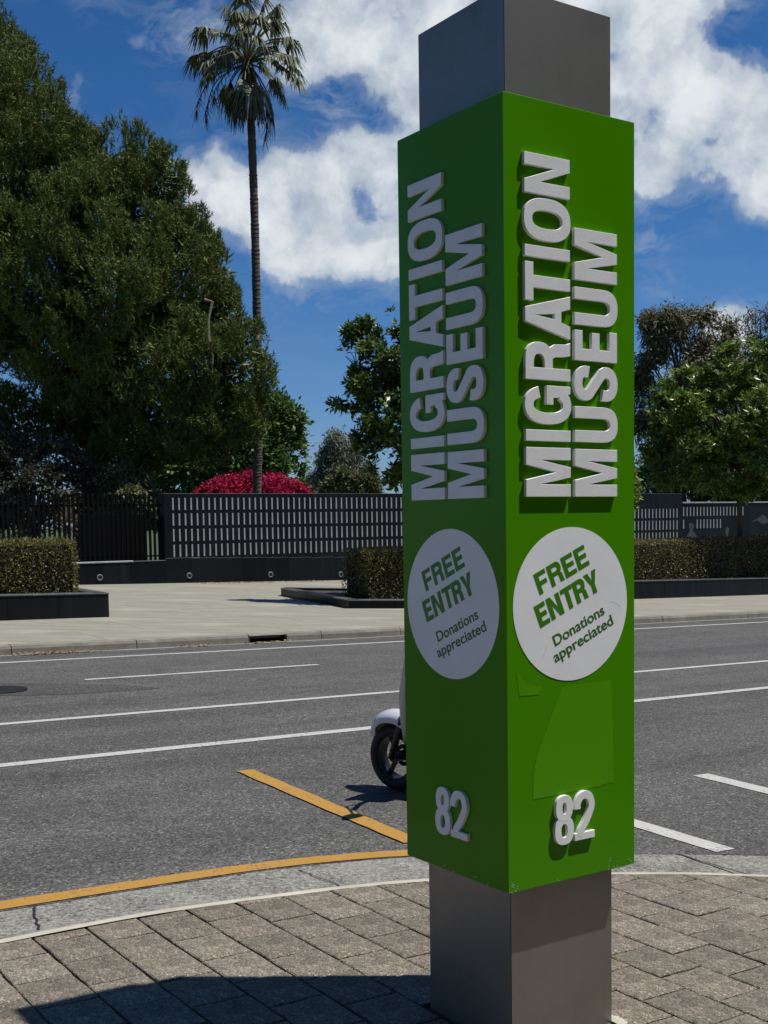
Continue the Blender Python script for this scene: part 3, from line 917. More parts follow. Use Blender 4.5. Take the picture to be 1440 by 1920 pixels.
def text_mesh(txt, capheight, width, depth=.0003, off=.014):
    cu = bpy.data.curves.new('t', 'FONT'); cu.body = txt; cu.size = 1; cu.offset = off; cu.extrude = .001
    ob = bpy.data.objects.new('t', cu); COL.objects.link(ob)
    dg = bpy.context.evaluated_depsgraph_get(); me = bpy.data.meshes.new_from_object(ob.evaluated_get(dg))
    V = np.array([v.co for v in me.vertices]); x0, x1 = V[:, 0].min(), V[:, 0].max()
    # cap height of the built-in face is about 0.73 of its size
    sy = capheight / .73; sx = width / (x1 - x0)
    v = [((p[0] - x0) * sx, p[1] * sy, (p[2] + .001) / .002 * depth) for p in V]
    f = [tuple(p.vertices) for p in me.polygons]
    bpy.data.objects.remove(ob); bpy.data.curves.remove(cu); bpy.data.meshes.remove(me)
    return mesh('text', v, f)


# ------------------------------------------------------------------ the pillar
WS = .5143; WP = .4143; ZB, ZT, ZP = .5087, 2.7909, 3.1068
pil = empty('sign_pillar', (C0[0], C0[1], 0), YAW)
tag(pil, 'tall square steel pillar with green sleeve reading MIGRATION MUSEUM, number 82 near its foot', 'sign pillar')


def boxmesh(x0, y0, z0, x1, y1, z1, ch):
    mb = MB(); mb.box(((x0 + x1) / 2, (y0 + y1) / 2, (z0 + z1) / 2), (x1 - x0, y1 - y0, z1 - z0), ch=ch); return mb


boxmesh(OVER, OVER, -.25, OVER + WP, OVER + WP, ZP, .0018).build('post', M['steel'], pil)
slv = boxmesh(0, 0, ZB, WS, WS, ZT, .0016).build('sleeve', M['green'], pil)
# thin folded-corner joint of the post
mb = MB(); mb.box((OVER - .0004, OVER + .0012, (ZT + ZP) / 2), (.0014, .0016, ZP - ZT - .002)); mb.box((OVER - .0004, OVER + .0012, ZB / 2 - .05), (.0014, .0016, ZB + .1 - .002))
mb.build('corner_seam', M['seam'], pil)
FR = Matrix(((1, 0, 0, 0), (0, 0, -1, 0), (0, 1, 0, 0), (0, 0, 0, 1)))                 # face x = +x, up = z, out = -y
FL = Matrix(((0, 0, -1, 0), (-1, 0, 0, WS), (0, 1, 0, 0), (0, 0, 0, 1)))               # face x = -y, up = z, out = -x


def on_face(o, F, x, z, rot, out=.0):
    o.matrix_parent_inverse = Matrix.Identity(4)
    o.matrix_local = F @ Matrix.Translation((x, z, out)) @ Matrix.Rotation(rot, 4, 'Z')


CAP = .173; DEP = .0118
words = [(.240, [('M', 0, .142), ('I', .1605, .1925), ('G', .2085, .3205), ('R', .336, .4455), ('A', .457, .581), ('T', .559, .6665), ('I', .681, .7135), ('O', .7295, .849), ('N', .8585, .9697)]),
         (.430, [('M', 0, .1405), ('U', .1615, .266), ('S', .2828, .387), ('E', .4005, .4896), ('U', .504, .6125), ('M', .6335, .7815)])]
for F in (FR, FL):
    for base_x, L in words:
        for ch, a, b in L:
            me = glyph_mesh(ch, (b - a) / CAP, CAP, DEP, .198 if ch != 'M' else .205, .185)
            o = link('letter', me, M['letter'], pil)
            on_face(o, F, base_x, 1.665 + a, math.pi / 2)
    for ch, a, b, z0, z1 in (('8', .174, .2505, .6240, .7720), ('2', .2525, .3365, .6270, .7735)):
        me = glyph_mesh(ch, (b - a) / (z1 - z0), z1 - z0, DEP, .175, .15)
        o = link('digit', me, M['letter'], pil); on_face(o, F, a - .003, z0, 0)
    # round sticker
    cxs, czs, rr = .2520, 1.3455, .2295
    v = [(0, 0, .0012)] + [(rr * math.cos(2 * math.pi * k / 96), rr * math.sin(2 * math.pi * k / 96), .0012) for k in range(96)] + [(rr * math.cos(2 * math.pi * k / 96), rr * math.sin(2 * math.pi * k / 96), 0) for k in range(96)]
    f = [(0, 1 + k, 1 + (k + 1) % 96) for k in range(96)] + [(1 + k, 97 + k, 97 + (k + 1) % 96, 1 + (k + 1) % 96) for k in range(96)]
    stk = link('sticker', mesh('sticker', v, f), M['sticker'], pil); on_face(stk, F, cxs, czs, 0)
    ang = math.radians(22.9)

    def put(name, me, mat, x, z, out=.0016):
        o = link(name, me, mat, stk); o.matrix_local = Matrix.Translation((x - cxs, z - czs, out)) @ Matrix.Rotation(ang, 4, 'Z')
    for word, x0, z0, tot, ch_ in (('FREE', .1253, 1.3785, .2165, .0655), ('ENTRY', .1270, 1.2815, .2745, .0685)):
        ws = {'F': .54, 'R': .64, 'E': .56, 'N': .70, 'T': .62, 'Y': .70}
        gap = .085; L = sum(ws[c] for c in word) + gap * (len(word) - 1); kx = tot / (L * ch_)
        x = 0
        for c in word:
            me = glyph_mesh(c, ws[c] * kx, ch_, .0006, .235, .20, .00015, 0.00001)
            o = link('letter', me, M['greentext'], stk)
            o.matrix_local = Matrix.Translation((x0 - cxs, z0 - czs, .0014)) @ Matrix.Rotation(ang, 4, 'Z') @ Matrix.Translation((x, 0, 0))
            x += (ws[c] + gap * (.45 if c in 'TR' and word == 'ENTRY' else 1)) * ch_ * kx
    put('small_text', text_mesh('Donations', .0335, .2210), M['darktext'], .1840, 1.2240)
    put('small_text', text_mesh('appreciated', .0335, .2610), M['darktext'], .1838, 1.1750)
# residue of an old sticker on the right face
rp = [(.2142, 1.0988), (.30, 1.103), (.4142, 1.1038), (.421, .93), (.4256, .7827), (.412, .780), (.402, .787), (.394, .779), (.3818, .7829), (.372, .778), (.30, .7775), (.19, .776), (.0943, .7749), (.0950, .82), (.0986, .8605), (.112, .905), (.132, .9454), (.165, 1.01), (.19, 1.055)]
v = [(x, z, .0007) for x, z in rp]; c = (sum(p[0] for p in v) / len(v), sum(p[1] for p in v) / len(v), .0007)
o = link('old_sticker_patch', mesh('patch', v, [tuple(range(len(v)))[::-1]]), M['residue'], pil); on_face(o, FR, 0, 0, 0)
rp2 = [(.032, 1.165), (.075, 1.120), (.135, 1.108), (.12, 1.085), (.045, 1.087)]
o = link('old_sticker_patch', mesh('patch', [(x, z, .0007) for x, z in rp2], [tuple(range(len(rp2)))[::-1]]), M['residue'], pil); on_face(o, FR, 0, 0, 0)
# chips along the bottom edge
for F, spots in ((FR, [(.014, .020, 9), (.028, .008, 7), (.19, .012, 4), (.405, .030, 9), (.41, .010, 7), (.44, .012, 4), (.49, .014, 5), (.505, .008, 4), (.006, .006, 5)]), (FL, [(.08, .02, 4), (.2, .012, 4), (.285, .008, 4), (.36, .014, 5), (.42, .010, 5), (.25, .006, 3)])):
    mbv = []; mbf = []
    for x, z, k in spots:
        for _ in range(k):
            cx_ = min(max(x + rng.normal(0, .0055), .003), WS - .003); cz_ = ZB + max(.0025, z + rng.normal(0, .005)); r_ = rng.uniform(.0008, .0026)
            b = len(mbv); m_ = 6
            for q in range(m_):
                a = 2 * math.pi * q / m_; rr_ = r_ * rng.uniform(.5, 1.3)
                mbv.append((cx_ + rr_ * math.cos(a), cz_ + rr_ * math.sin(a), .0006))
            mbf.append(tuple(range(b, b + m_)))
    o = link('paint_chips', mesh('chips', mbv, mbf), M['chip'], pil); on_face(o, F, 0, 0, 0); o['kind'] = 'stuff'
# hairline scratches and a small dent on the sunlit sticker
for pts in ([(.41, 1.345), (.43, 1.341), (.455, 1.326)], [(.13, 1.190), (.142, 1.205), (.150, 1.226)]):
    L = offset_line(pts, .0004); R = offset_line(pts, -.0004); n_ = len(pts)
    o = link('scratch', mesh('scratch', [(p[0], p[1], .0016) for p in L + R], [(i, n_ + i, n_ + i + 1, i + 1) for i in range(n_ - 1)]), M['inlay'], pil); on_face(o, FR, 0, 0, 0)
# rough mortar where the post meets the paving
mb = MB()
for k in range(14):
    side = 1; u = rng.uniform(-.02, .10)
    x, y = [(OVER + u, OVER - .018), (OVER + WP + .022, OVER + u), (OVER - .018, OVER + u), (OVER + u, OVER + WP + .02)][side]
    r_ = rng.uniform(.012, .03)
    mb.add([(x + r_ * math.cos(a) * rng.uniform(.6, 1.2), y + r_ * math.sin(a) * rng.uniform(.6, 1.2), -KS * x + rng.uniform(.001, .004)) for a in [i * math.pi / 4 for i in range(8)]] + [(x, y, -KS * x + .008)], [(i, (i + 1) % 8, 8) for i in range(8)])
mo = mb.build('mortar_collar', M['kerb_lip'], pil)

# ------------------------------------------------------------------ memorial wall (parallel to the street)
W0 = np.array([-5.53, 31.5, 0.])            # a point on its face


def WPT(s, z, out=0.0):
    """s metres along the wall from W0, z height, out = towards the street"""
    P = W0 + s * T - out * N
    return np.array([P[0], P[1], z])


def s_at(px):                                # where the sight line px crosses the wall face
    d = ray(px, 980); k = d[0] / d[1]
    return (k * W0[1] - W0[0]) / (T[0] - k * T[1])


def base_z(s): return .115 - KS * (s + .26)


WTOP = 2.405
wall = tag(empty('memorial_wall', WPT(0, .1)), 'long black granite memorial wall with rows of thin grey bars', 'wall')
wl = np.array(wall.location)
sL = s_at(308); sM = s_at(1279); sR = s_at(1397); sEnd = 40


def wpanel(name, s0, s1, z0, z1, out0, out1, mat, parent=wall, ch=.004, gap=.004):
    mb = MB(); c = WPT((s0 + s1) / 2, (z0 + z1) / 2, (out0 + out1) / 2) - wl
    mb.box(c, (s1 - s0 - gap, abs(out1 - out0), z1 - z0), T, N, (0, 0, 1), ch)
    return mb.build(name, mat, parent)


# core, then face panels
PW = 1.13
s = sL
first = True
while s < sM - .2:
    e = min(s + PW, sM)
    if sM - e < .4: e = sM
    wpanel('face_panel', s, e, base_z(s) + .62, WTOP, -.3, 0, M['granite'])
    s = e
s = sM
while s < sEnd:
    e = min(s + 1.2, sEnd)
    wpanel('face_panel', s, e, -1.2, 2.08, -.3, 0, M['granite'])
    wpanel('coping', s, e, 2.082, 2.125, -.34, .03, M['granite_arris'] if s > sM - 1 else M['granite'])
    s = e
wpanel('top_edge', sL, sM, WTOP + .001, WTOP + .016, -.3, .004, M['granite_cap'])
# plinth under wall and fence
s = s_at(145) - 9
k = 0
while s < sM:
    e = s + .74
    if s < sL < e: e = sL
    left = s < sL - .01
    b0 = base_z(s)
    ztop = .66 if left else b0 + .619
    wpanel('plinth_panel', s, e, b0 - .25, ztop, -.3, .012, M['granite'])
    s = e
wpanel('plinth_coping', s_at(145) - 9, s_at(247), .661, .700, -.3, .030, M['granite_arris'])
wpanel('plinth_coping', s_at(247), sL, .661, .685, -.3, .020, M['granite_cap'])
# inlaid bars
bar = MB(); bar.box((0, 0, 0), (.042, .010, .315), T, N, (0, 0, 1), .002); bme = mesh('inlay_bar', bar.v, bar.f)
cols = np.arange(s_at(325), sM - .12, .1735)
sVis = s_at(757); sV2 = s_at(1180)
nbar = 0
for s in cols:
    for r in range(4):
        top = 2.300 - .409 * r
        if s > 12.6 and r == 0: continue
        if sVis + .2 < s < sV2 - .4 and r > 0 and nbar > 400: continue
        if nbar >= 292 and sVis < s < sV2: continue
        link('inlay_bar', bme, M['inlay'], wall, Vector(WPT(s, top - .1575, .004) - wl)); nbar += 1
# lower right section: one full row, one broken row
s2 = [s for s in np.arange(sM + .07, sR - .02, .1755)]
for i, s in enumerate(s2):
    link('inlay_bar', bme, M['inlay'], wall, Vector(WPT(s, 1.94 - .1575, .004) - wl))
    if i == 0 or 4 <= i <= 11: link('inlay_bar', bme, M['inlay'], wall, Vector(WPT(s, 1.50 - .1575, .004) - wl))
# round lights in the plinth
for px, py in ((183.5, 1083), (352, 1079.5), (505, 1077.5), (637, 1077)):
    s = s_at(px); P = WPT(s, 0, 0); z = EYE + (ray(px, py) * (P[1] / ray(px, py)[1]))[2]
    mb = MB(); n_ = 20
    V = []; F_ = []
    for rr_, oo in ((.085, .012), (.078, .028), (.052, .028), (.046, .014)):
        for q in range(n_):
            a = 2 * math.pi * q / n_; V.append(WPT(s + rr_ * math.cos(a), z + rr_ * math.sin(a), oo) - wl)
    for r in range(3):
        for q in range(n_): F_.append((r * n_ + q, r * n_ + (q + 1) % n_, (r + 1) * n_ + (q + 1) % n_, (r + 1) * n_ + q))
    rg = link('recessed_light', mesh('ring', V, F_, True), M['dull_ring'], wall)
    V2 = [WPT(s + .047 * math.cos(2 * math.pi * q / n_), z + .047 * math.sin(2 * math.pi * q / n_), .0135) - wl for q in range(n_)]
    link('lens', mesh('lens', V2, [tuple(range(n_))]), M['black_plastic'], rg)
# etched figures on the right-hand section (flat pictures in the stone)
def etched(px, py, outline):
    pts = []
    for x, y in outline:
        X, Y = px + x, py + y; s = s_at(X); P = WPT(s, 0); r_ = ray(X, Y); z = EYE + (r_ * (P[1] / r_[1]))[2]
        pts.append(WPT(s, z, .0035) - wl)
    link('etched_figure', mesh('etch', pts, [tuple(range(len(pts)))]), M['etch'], wall)


etched(1295, 980, [(-7, 34), (-7, 25), (-3, 18), (-1, 14), (-3, 8), (-4, 3), (-1, 0), (3, 1), (6, 5), (5, 11), (3, 15), (8, 20), (12, 26), (13, 34)])
etched(1363, 988, [(-5, 26), (-4, 18), (-1, 15), (-3, 9), (-2, 2), (1, 0), (4, 3), (3, 10), (2, 15), (6, 18), (10, 26)])
etched(1334, 1004, [(-4, 9), (-4, 5), (-2, 2), (1, 2), (3, 5), (3, 9)])
etched(1322, 1006, [(-3, 7), (-3, 4), (0, 2), (2, 4), (2, 7)])
etched(1424, 966, [(-17, 13), (-8, 8), (0, 4), (4, 0), (9, 0), (12, 4), (16, 8), (20, 10), (14, 14), (8, 17), (3, 15), (-3, 10)])

# ------------------------------------------------------------------ black picket fence on the plinth
fence = tag(empty('picket_fence', WPT(-3, .7)), 'black steel picket fence standing on the low granite plinth', 'fence')
fl = np.array(fence.location)
pk = MB(); pk.box((0, 0, .85), (.055, .05, 1.72), T, N, (0, 0, 1), .003); pme = mesh('picket', pk.v, pk.f)
s = sL - .10
i = 0
while s > s_at(145) - 9:
    link('picket', pme, M['fence_black'], fence, Vector(WPT(s, .70, -.12) - fl))
    s -= .1265; i += 1
for z in (.80, 2.12):
    mb = MB(); mb.box(WPT((sL + s) / 2, z, -.16) - fl, (sL - s, .03, .04), T, N, (0, 0, 1)); mb.build('rail', M['fence_black'], fence)
screen = tag(empty('garden_screen', WPT(-2, .1, -.9)), 'solid black screen panels standing behind the picket fence', 'screen')
scl = np.array(screen.location)
sa, sb = s_at(175), s_at(297)
for q in range(2):
    a = sa + (sb - sa) * q / 2; b = sa + (sb - sa) * (q + 1) / 2
    mb = MB(); mb.box(WPT((a + b) / 2, .95, -.9) - scl, (b - a - .004, .06, 1.9), T, N, (0, 0, 1), .004); mb.build('panel', M['fence_black'], screen)

# ------------------------------------------------------------------ leaves



def leaf_quads(P, D, U, L, Wd, fold=.0):
    """diamond leaves: P base points, D direction, U normal-ish; arrays"""
    S = unit(np.cross(D, U)); n = len(P)
    L = np.broadcast_to(L, n)[:, None]; Wd = np.broadcast_to(Wd, n)[:, None]
    a = P; b = P + D * L * .45 + S * Wd / 2; c = P + D * L; d = P + D * L * .45 - S * Wd / 2
    return np.stack([a, b, c, d], 1).reshape(-1, 3)


def rand_dirs(n):
    v = rng.normal(size=(n, 3)); return unit(v)


def sample_lobes(lobes, n, shell=(.72, 1.04), back=.45, lump=.16, cull=.80):
    """points in the outer shell of a union of ellipsoids (centre, radii); returns pos, outward normal"""
    C = np.array([l[0] for l in lobes], float); Rr = np.array([l[1] if hasattr(l[1], '__len__') else (l[1],) * 3 for l in lobes], float)
    wgt = (Rr[:, 0] * Rr[:, 2]); wgt = wgt / wgt.sum()
    pos = []; nor = []
    tot = 0
    while tot < n:
        k = rng.choice(len(lobes), size=n, p=wgt)
        d = rand_dirs(n)
        keep = (d[:, 1] < .25) | (rng.random(n) < back)
        k, d = k[keep], d[keep]
        fr = rng.uniform(shell[0] ** 2, shell[1] ** 2, len(k)) ** .5
        lm = 1 + lump * (np.sin(d[:, 0] * 5 + k * 1.7) * np.cos(d[:, 2] * 6 + k * 2.3) + .5 * np.sin(d[:, 0] * 13 + d[:, 2] * 11 + k))
        p = C[k] + d * Rr[k] * (fr * lm)[:, None]
        ok = np.ones(len(k), bool)
        for j in range(len(lobes)):
            q = (p - C[j]) / (Rr[j] * cull)
            ok &= ~(((q ** 2).sum(1) < 1) & (k != j))
        p, d, k = p[ok], d[ok], k[ok]
        nn_ = unit(d / Rr[k] * Rr[k].mean(1, keepdims=True))
        pos.append(p); nor.append(nn_); tot += len(p)
    return np.concatenate(pos)[:n], np.concatenate(nor)[:n]


def clumped(P, Nn, per, spread, L, Wd, droop=0.0, outw=.6, jitter=.9, lvar=.3):
    """per leaves around every twig point"""
    n = len(P) * per
    Q = np.repeat(P, per, 0) + rng.normal(0, spread, (n, 3))
    D = unit(np.repeat(Nn, per, 0) * outw + rng.normal(0, jitter * .5, (n, 3)) + np.array([0, 0, -droop]))
    U = unit(rng.normal(0, .6, (n, 3)) + np.array([0, -.2, .9]))
    l = L * rng.uniform(1 - lvar, 1 + lvar, n)
    return leaf_quads(Q, D, U, l, Wd * rng.uniform(1 - lvar, 1 + lvar, n))


def lobes_px(L, sq=1.0, dscale=1.0):
    """list of (px, py, radius_px, depth[, rz ratio])"""
    out = []
    for l in L:
        px, py, r, dep = l[:4]; rz = l[4] if len(l) > 4 else 1.0
        R_ = r * dep / FPX
        out.append((at(px, py, dep), (R_, R_ * dscale, R_ * rz)))
    return out


def roughen(lobes, k=4, f=(.22, .42), rz=1.0):
    out = list(lobes)
    for c, r in lobes:
        r = np.array(r)
        for _ in range(k):
            d = rand_dirs(1)[0]; d[1] = -abs(d[1]) if rng.random() < .6 else d[1]; d[2] += .15; d = d / np.linalg.norm(d)
            out.append((np.array(c) + d * r * rng.uniform(.85, 1.08), tuple(np.array([1, 1, rz]) * r.mean() * rng.uniform(*f))))
    return out


_ph = rng.uniform(0, 6.28, (6, 3)); _dr = rand_dirs(6)


def clumpy(P, size, thr):
    """keeps the points where a slowly varying field is high: boughs with dark gaps between them"""
    f = np.zeros(len(P))
    for i in range(6):
        k = 2 * math.pi / (size * (1, .62, 1.4, .8, .5, 1.1)[i])
        f += np.sin((P @ _dr[i]) * k + _ph[i, 0]) * (1, .8, .9, .8, .6, .8)[i]
    return f / 2.2 > thr + rng.normal(0, .12, len(P))


def rosettes(P, A, per, L, Wd, r=.02):
    n = len(P) * per
    A_ = np.repeat(A, per, 0); rd = rand_dirs(n)
    tan = unit(rd - A_ * (rd * A_).sum(1, keepdims=True))
    D = unit(A_ * rng.uniform(-.1, .9, (n, 1)) + tan)
    Q = np.repeat(P, per, 0) + D * r + A_ * rng.uniform(-.10, .02, (n, 1))
    U = unit(A_ + rng.normal(0, .35, (n, 3)))
    l = L * rng.uniform(.65, 1.2, n)
    return leaf_quads(Q, D, U, l, Wd * rng.uniform(.75, 1.2, n))


def limbs(base, lobes, r0, seg=7, start=.35, lean=None):
    """trunk to the middle of the crown and a limb into each lobe"""
    mb = MB(); base = np.array(base, float)
    cen = np.mean([l[0] for l in lobes], 0); top = cen.copy() if lean is None else np.array(lean)
    tr = [base, base + (top - base) * .3 + rng.normal(0, r0 * .3, 3), base + (top - base) * .65 + rng.normal(0, r0 * .4, 3), top]
    tr = catmull(tr, 4)
    mb.tube(tr, [r0 * (1.25 - .75 * i / (len(tr) - 1)) for i in range(len(tr))], 10)
    for l in lobes:
        k = int(len(tr) * rng.uniform(start, .85)); a = tr[k]; b = np.array(l[0])
        m_ = (a + b) / 2 + np.array([0, 0, .12 * np.linalg.norm(b - a)]) + rng.normal(0, .05 * np.linalg.norm(b - a), 3)
        P = catmull([a, m_, b], 4); mb.tube(P, [r0 * .5 * (1 - .75 * i / (len(P) - 1)) for i in range(len(P))], seg)
        for _ in range(3):
            c = b + (rng.normal(0, .45, 3)) * np.array(l[1])
            mb.tube([P[-3], (P[-3] + c) / 2 + rng.normal(0, .05, 3), c], [r0 * .18, r0 * .12, r0 * .05], 5)
    return mb


def tree(name, label, cat, base, lobes, mat, bark, n, per, spread, L, Wd, r0, group=None, droop=0.0, outw=.6, part='crown', shell=(.6, 1.04), jitter=.9, lump=.16, back=.45, lean=None, extra=None, cull=.8, gaps=None, rosette=False):
    root = tag(empty(name, base), label, cat, group)
    b = np.array(base, float)
    P, Nn = sample_lobes(roughen(lobes), n, shell, back, lump, cull)
    if gaps:
        ok = clumpy(P, gaps[0], gaps[1]); P, Nn = P[ok], Nn[ok]
    if rosette: V = rosettes(P - b, unit(Nn * .7 + rng.normal(0, .3, P.shape) + np.array([0, 0, .6])), per, L, Wd)
    else: V = clumped(P - b, Nn, per, spread, L, Wd, droop, outw, jitter)
    o = link(part, bigmesh(part, V, 4), mat, root)
    mb = limbs(b * 0, [(np.array(l[0]) - b, l[1]) for l in lobes], r0, start=.68 if rosette else .35, lean=None if lean is None else np.array(lean) - b)
    mb.build('trunk', bark, root, True)
    return root


# ------------------------------------------------------------------ the big pine
pine_lobes = lobes_px([
    (-60, 250, 165, 41, 1.25), (10, 330, 160, 40, 1.2), (60, 250, 62, 41, 1.1), (100, 340, 100, 39.5, 1.1), (-30, 120, 78, 42, 1.1),
    (180, 400, 110, 39, 1.15), (270, 400, 85, 39.5, 1.35), (60, 520, 170, 38.5), (220, 560, 140, 38), (330, 540, 95, 38.5, 1.4), (385, 545, 58, 38.8, 1.5),
    (120, 640, 130, 38.2, .8), (150, 330, 75, 39.6), (225, 350, 62, 39.4), (290, 345, 55, 39.4, 1.1), (345, 470, 60, 39, 1.1), (400, 610, 50, 38.4, 1.2), (280, 690, 120, 37.6), (370, 690, 80, 37.5), (-60, 560, 130, 39),
    (455, 700, 56, 37.4, 1.55), (430, 780, 60, 37.4), (350, 800, 90, 37.6, .8), (250, 830, 80, 37.8, .75), (180, 720, 95, 38.2, .8), (140, 760, 62, 38.8, .7), (25, 770, 50, 38.6, .8), (-40, 830, 80, 38.6, .5), (70, 815, 66, 38.8, .4)])
pine_base = at(170, 985, 41.5); pine_base[2] = -.5
root = tag(empty('pine_tree', pine_base), 'huge dark green pine whose dense crown fills the left of the picture', 'tree')
P, Nn = sample_lobes(roughen(pine_lobes, 9, (.12, .26), 1.9), 40000, (.70, 1.05), .30, .12, .86)
ok = clumpy(P, 2.0, -.38); P, Nn = P[ok], Nn[ok]; P = P - pine_base
# tufts: little upright bunches of needles on each twig
per = 15
n = len(P) * per
axis = unit(Nn * .65 + np.array([0, -.1, 1.0]) + rng.normal(0, .25, P.shape))
Q = np.repeat(P, per, 0); A_ = np.repeat(axis, per, 0)
off = rng.uniform(0, .26, n)[:, None]
D = unit(A_ * .7 + rng.normal(0, .55, (n, 3)))
Q = Q + A_ * off
U = rand_dirs(n)
S = unit(np.cross(D, U)); Ln = rng.uniform(.09, .18, n)[:, None]; Wn = .014
V = np.stack([Q - S * Wn, Q + S * Wn, Q + D * Ln], 1).reshape(-1, 3)
link('crown', bigmesh('crown', V, 3), M['pine'], root)
# inner foliage so the depths read dark
P2, N2 = sample_lobes(pine_lobes, 14000, (.35, .74), .5, .1, .5)
V = clumped(P2 - pine_base, N2, 4, .15, .34, .09, 0, .5)
link('inner_foliage', bigmesh('inner_foliage', V, 4), M['pine'], root)
mb = limbs((0, 0, 0), [((np.array(l[0]) - pine_base) * np.array([.86, 1, .90]) + np.array([0, 1.2, 0]), np.array(l[1]) * .5) for l in pine_lobes], .55)
mb.build('trunk', M['pine_bark'], root, True)
# broken hanging branch
a, b = at(391, 598, 36.2) - pine_base, at(398, 702, 36.0) - pine_base
mb = MB(); mb.tube([a, (a * 2 + b) / 3 + np.array([-.03, 0, 0]), (a + b * 2) / 3 + np.array([.05, 0, 0]), b], [.03, .042, .03, .008], 6)
mb.tube([at(384, 562, 36.4) - pine_base, at(398, 566, 36.3) - pine_base, a], [.05, .05, .03], 6)
mb.build('broken_branch', M['dead_wood'], root)

# ------------------------------------------------------------------ palm
pb = at(481, 985, 44); pb[2] = -.6
palm = tag(empty('palm_tree', pb), 'tall slender fan palm with ragged drooping fronds against the clouds', 'palm tree')
tp = [pb] + [at(x, y, 44) for x, y in ((482, 920), (484, 830), (484, 700), (481, 560), (478, 430), (474, 310), (471, 235), (467, 170), (463, 120))]
tp = catmull(tp, 8)
mb = MB(); kk = len(tp)
rad = [(.165 - .035 * i / kk) * (1 + .05 * math.sin(i * 2.1)) for i in range(kk)]
mb.tube([p - pb for p in tp], rad, 12)
# ring scars
for i in range(0, kk - 10, 1):
    for u in (0.0, .5):
        p = tp[i] * (1 - u) + tp[min(i + 1, kk - 1)] * u; r_ = rad[i]
        mb.tube([p - pb, p - pb + np.array([0, 0, .05])], [r_ * 1.07, r_ * 1.02], 12, False)
mb.build('trunk', M['palm_bark'], palm, True)
crown_c = at(463, 118, 44)


def frond(end_px, length_fan=.95, dead=False, depth=0.0, sag=.25, start=None):
    start = crown_c if start is None else start
    e = at(end_px[0], end_px[1], 44 + depth)
    mid = (start + e) / 2 + np.array([0, 0, sag])
    P = catmull([start, mid, e], 7)
    mb = MB(); mb.tube([p - pb for p in P], [.035 - .018 * i / len(P) for i in range(len(P))], 5)
    d = unit(P[-1] - P[-3])
    side = unit(np.cross(d, [0, 0, 1]) + rng.normal(0, .15, 3)); nrm = np.cross(side, d)
    quads = []
    K = 34
    for k in range(K):
        a = (k / (K - 1) - .5) * math.radians(230)
        dr = d * math.cos(a) + side * math.sin(a)
        L = length_fan * rng.uniform(.75, 1.1) * (1 - .25 * abs(a) / 2)
        w = .062 * rng.uniform(.8, 1.2)
        p0 = e; S_ = unit(np.cross(dr, nrm))
        dr2 = unit(dr * .55 + np.array([0, 0, -1.0]) * rng.uniform(.6, 1.15) + rng.normal(0, .12, 3))
        p1 = p0 + dr * L * .42 + np.array([0, 0, -.02]); p2 = p1 + dr2 * L * .62
        if dead: p1 = p0 + unit(dr * .4 + np.array([0, 0, -.9])) * L * .45; p2 = p1 + unit(dr * .12 + np.array([0, 0, -1]) + rng.normal(0, .06, 3)) * L * .6
        quads += [p0 - S_ * w * .25, p1 - S_ * w * .6, p1 + S_ * w * .6, p0 + S_ * w * .25]
        quads += [p1 - S_ * w * .6, p2 - S_ * .006, p2 + S_ * .006, p1 + S_ * w * .6]
    Q = np.array(quads) - pb
    v = [tuple(x) for x in Q]; b = len(mb.v); mb.v += v; mb.f += [tuple(range(b + i, b + i + 4)) for i in range(0, len(v), 4)]
    return mb.build('frond', M['palm_dead'] if dead else M['palm'], palm)


for (e, dp, sag) in [((385, 62), -.3, .30), ((372, 110), .2, .35), ((402, 118), -.9, .3), ((430, 25), .5, .1), ((455, 8), -.5, .1), ((446, 40), -1.0, .1), ((470, -10), 0, .1), ((492, 15), .4, .15), ((515, 20), -.6, .2),
                     ((520, 48), .6, .3), ((540, 78), -.2, .3), ((527, 100), -1., .3), ((545, 122), .2, .35), ((550, 140), -.6, .3), ((515, 150), .8, .3), ((505, 30), 1., .2), ((480, 45), -1.2, .15), ((413, 60), 1.1, .2),
                     ((455, 68), -1.3, .1), ((475, 75), -1.4, .1), ((430, 90), 1.3, .2), ((500, 88), 1.4, .2), ((465, 30), 1.2, .1), ((520, 165), -.3, .2), ((390, 100), .9, .4), ((395, 135), -.3, .3)]:
    frond(e, rng.uniform(.85, 1.12), False, dp, sag)
for _ in range(16):
    a_ = rng.uniform(-.6, 3.7); r_ = rng.uniform(30, 82)
    frond((463 + r_ * math.cos(a_), 105 - r_ * math.sin(a_) * .9), rng.uniform(.8, 1.05), False, rng.uniform(-1.2, 1.2), .25)
for (e, dp) in [((425, 168), -.2), ((438, 172), .5), ((445, 178), -.7), ((458, 165), -.9), ((470, 160), -.9), ((484, 162), -.6), ((495, 172), -.2), ((505, 180), .3), ((470, 175), .7), ((452, 172), .8), ((480, 150), -1.0), ((432, 150), .7)]:
    frond(e, rng.uniform(1.1, 1.5), rng.random() < .6, dp, .12)
for (a_, b_) in [((400, 145), (372, 190)), ((408, 150), (388, 200)), ((490, 200), (500, 235)), ((440, 120), (405, 165))]:
    P = catmull([crown_c, at(a_[0], a_[1], 44), at(b_[0], b_[1], 44), at(b_[0] - 3, b_[1] + 22, 44)], 6)
    mb = MB(); mb.tube([p - pb for p in P], [.03 - .02 * i / len(P) for i in range(len(P))], 4)
    for p in P[8:]:
        for _ in range(3): mb.tube([p - pb, p - pb + np.array([rng.normal(0, .1), rng.normal(0, .1), -rng.uniform(.2, .6)])], [.014, .004], 3)
    mb.build('flower_stalk', M['palm_dead'], palm)
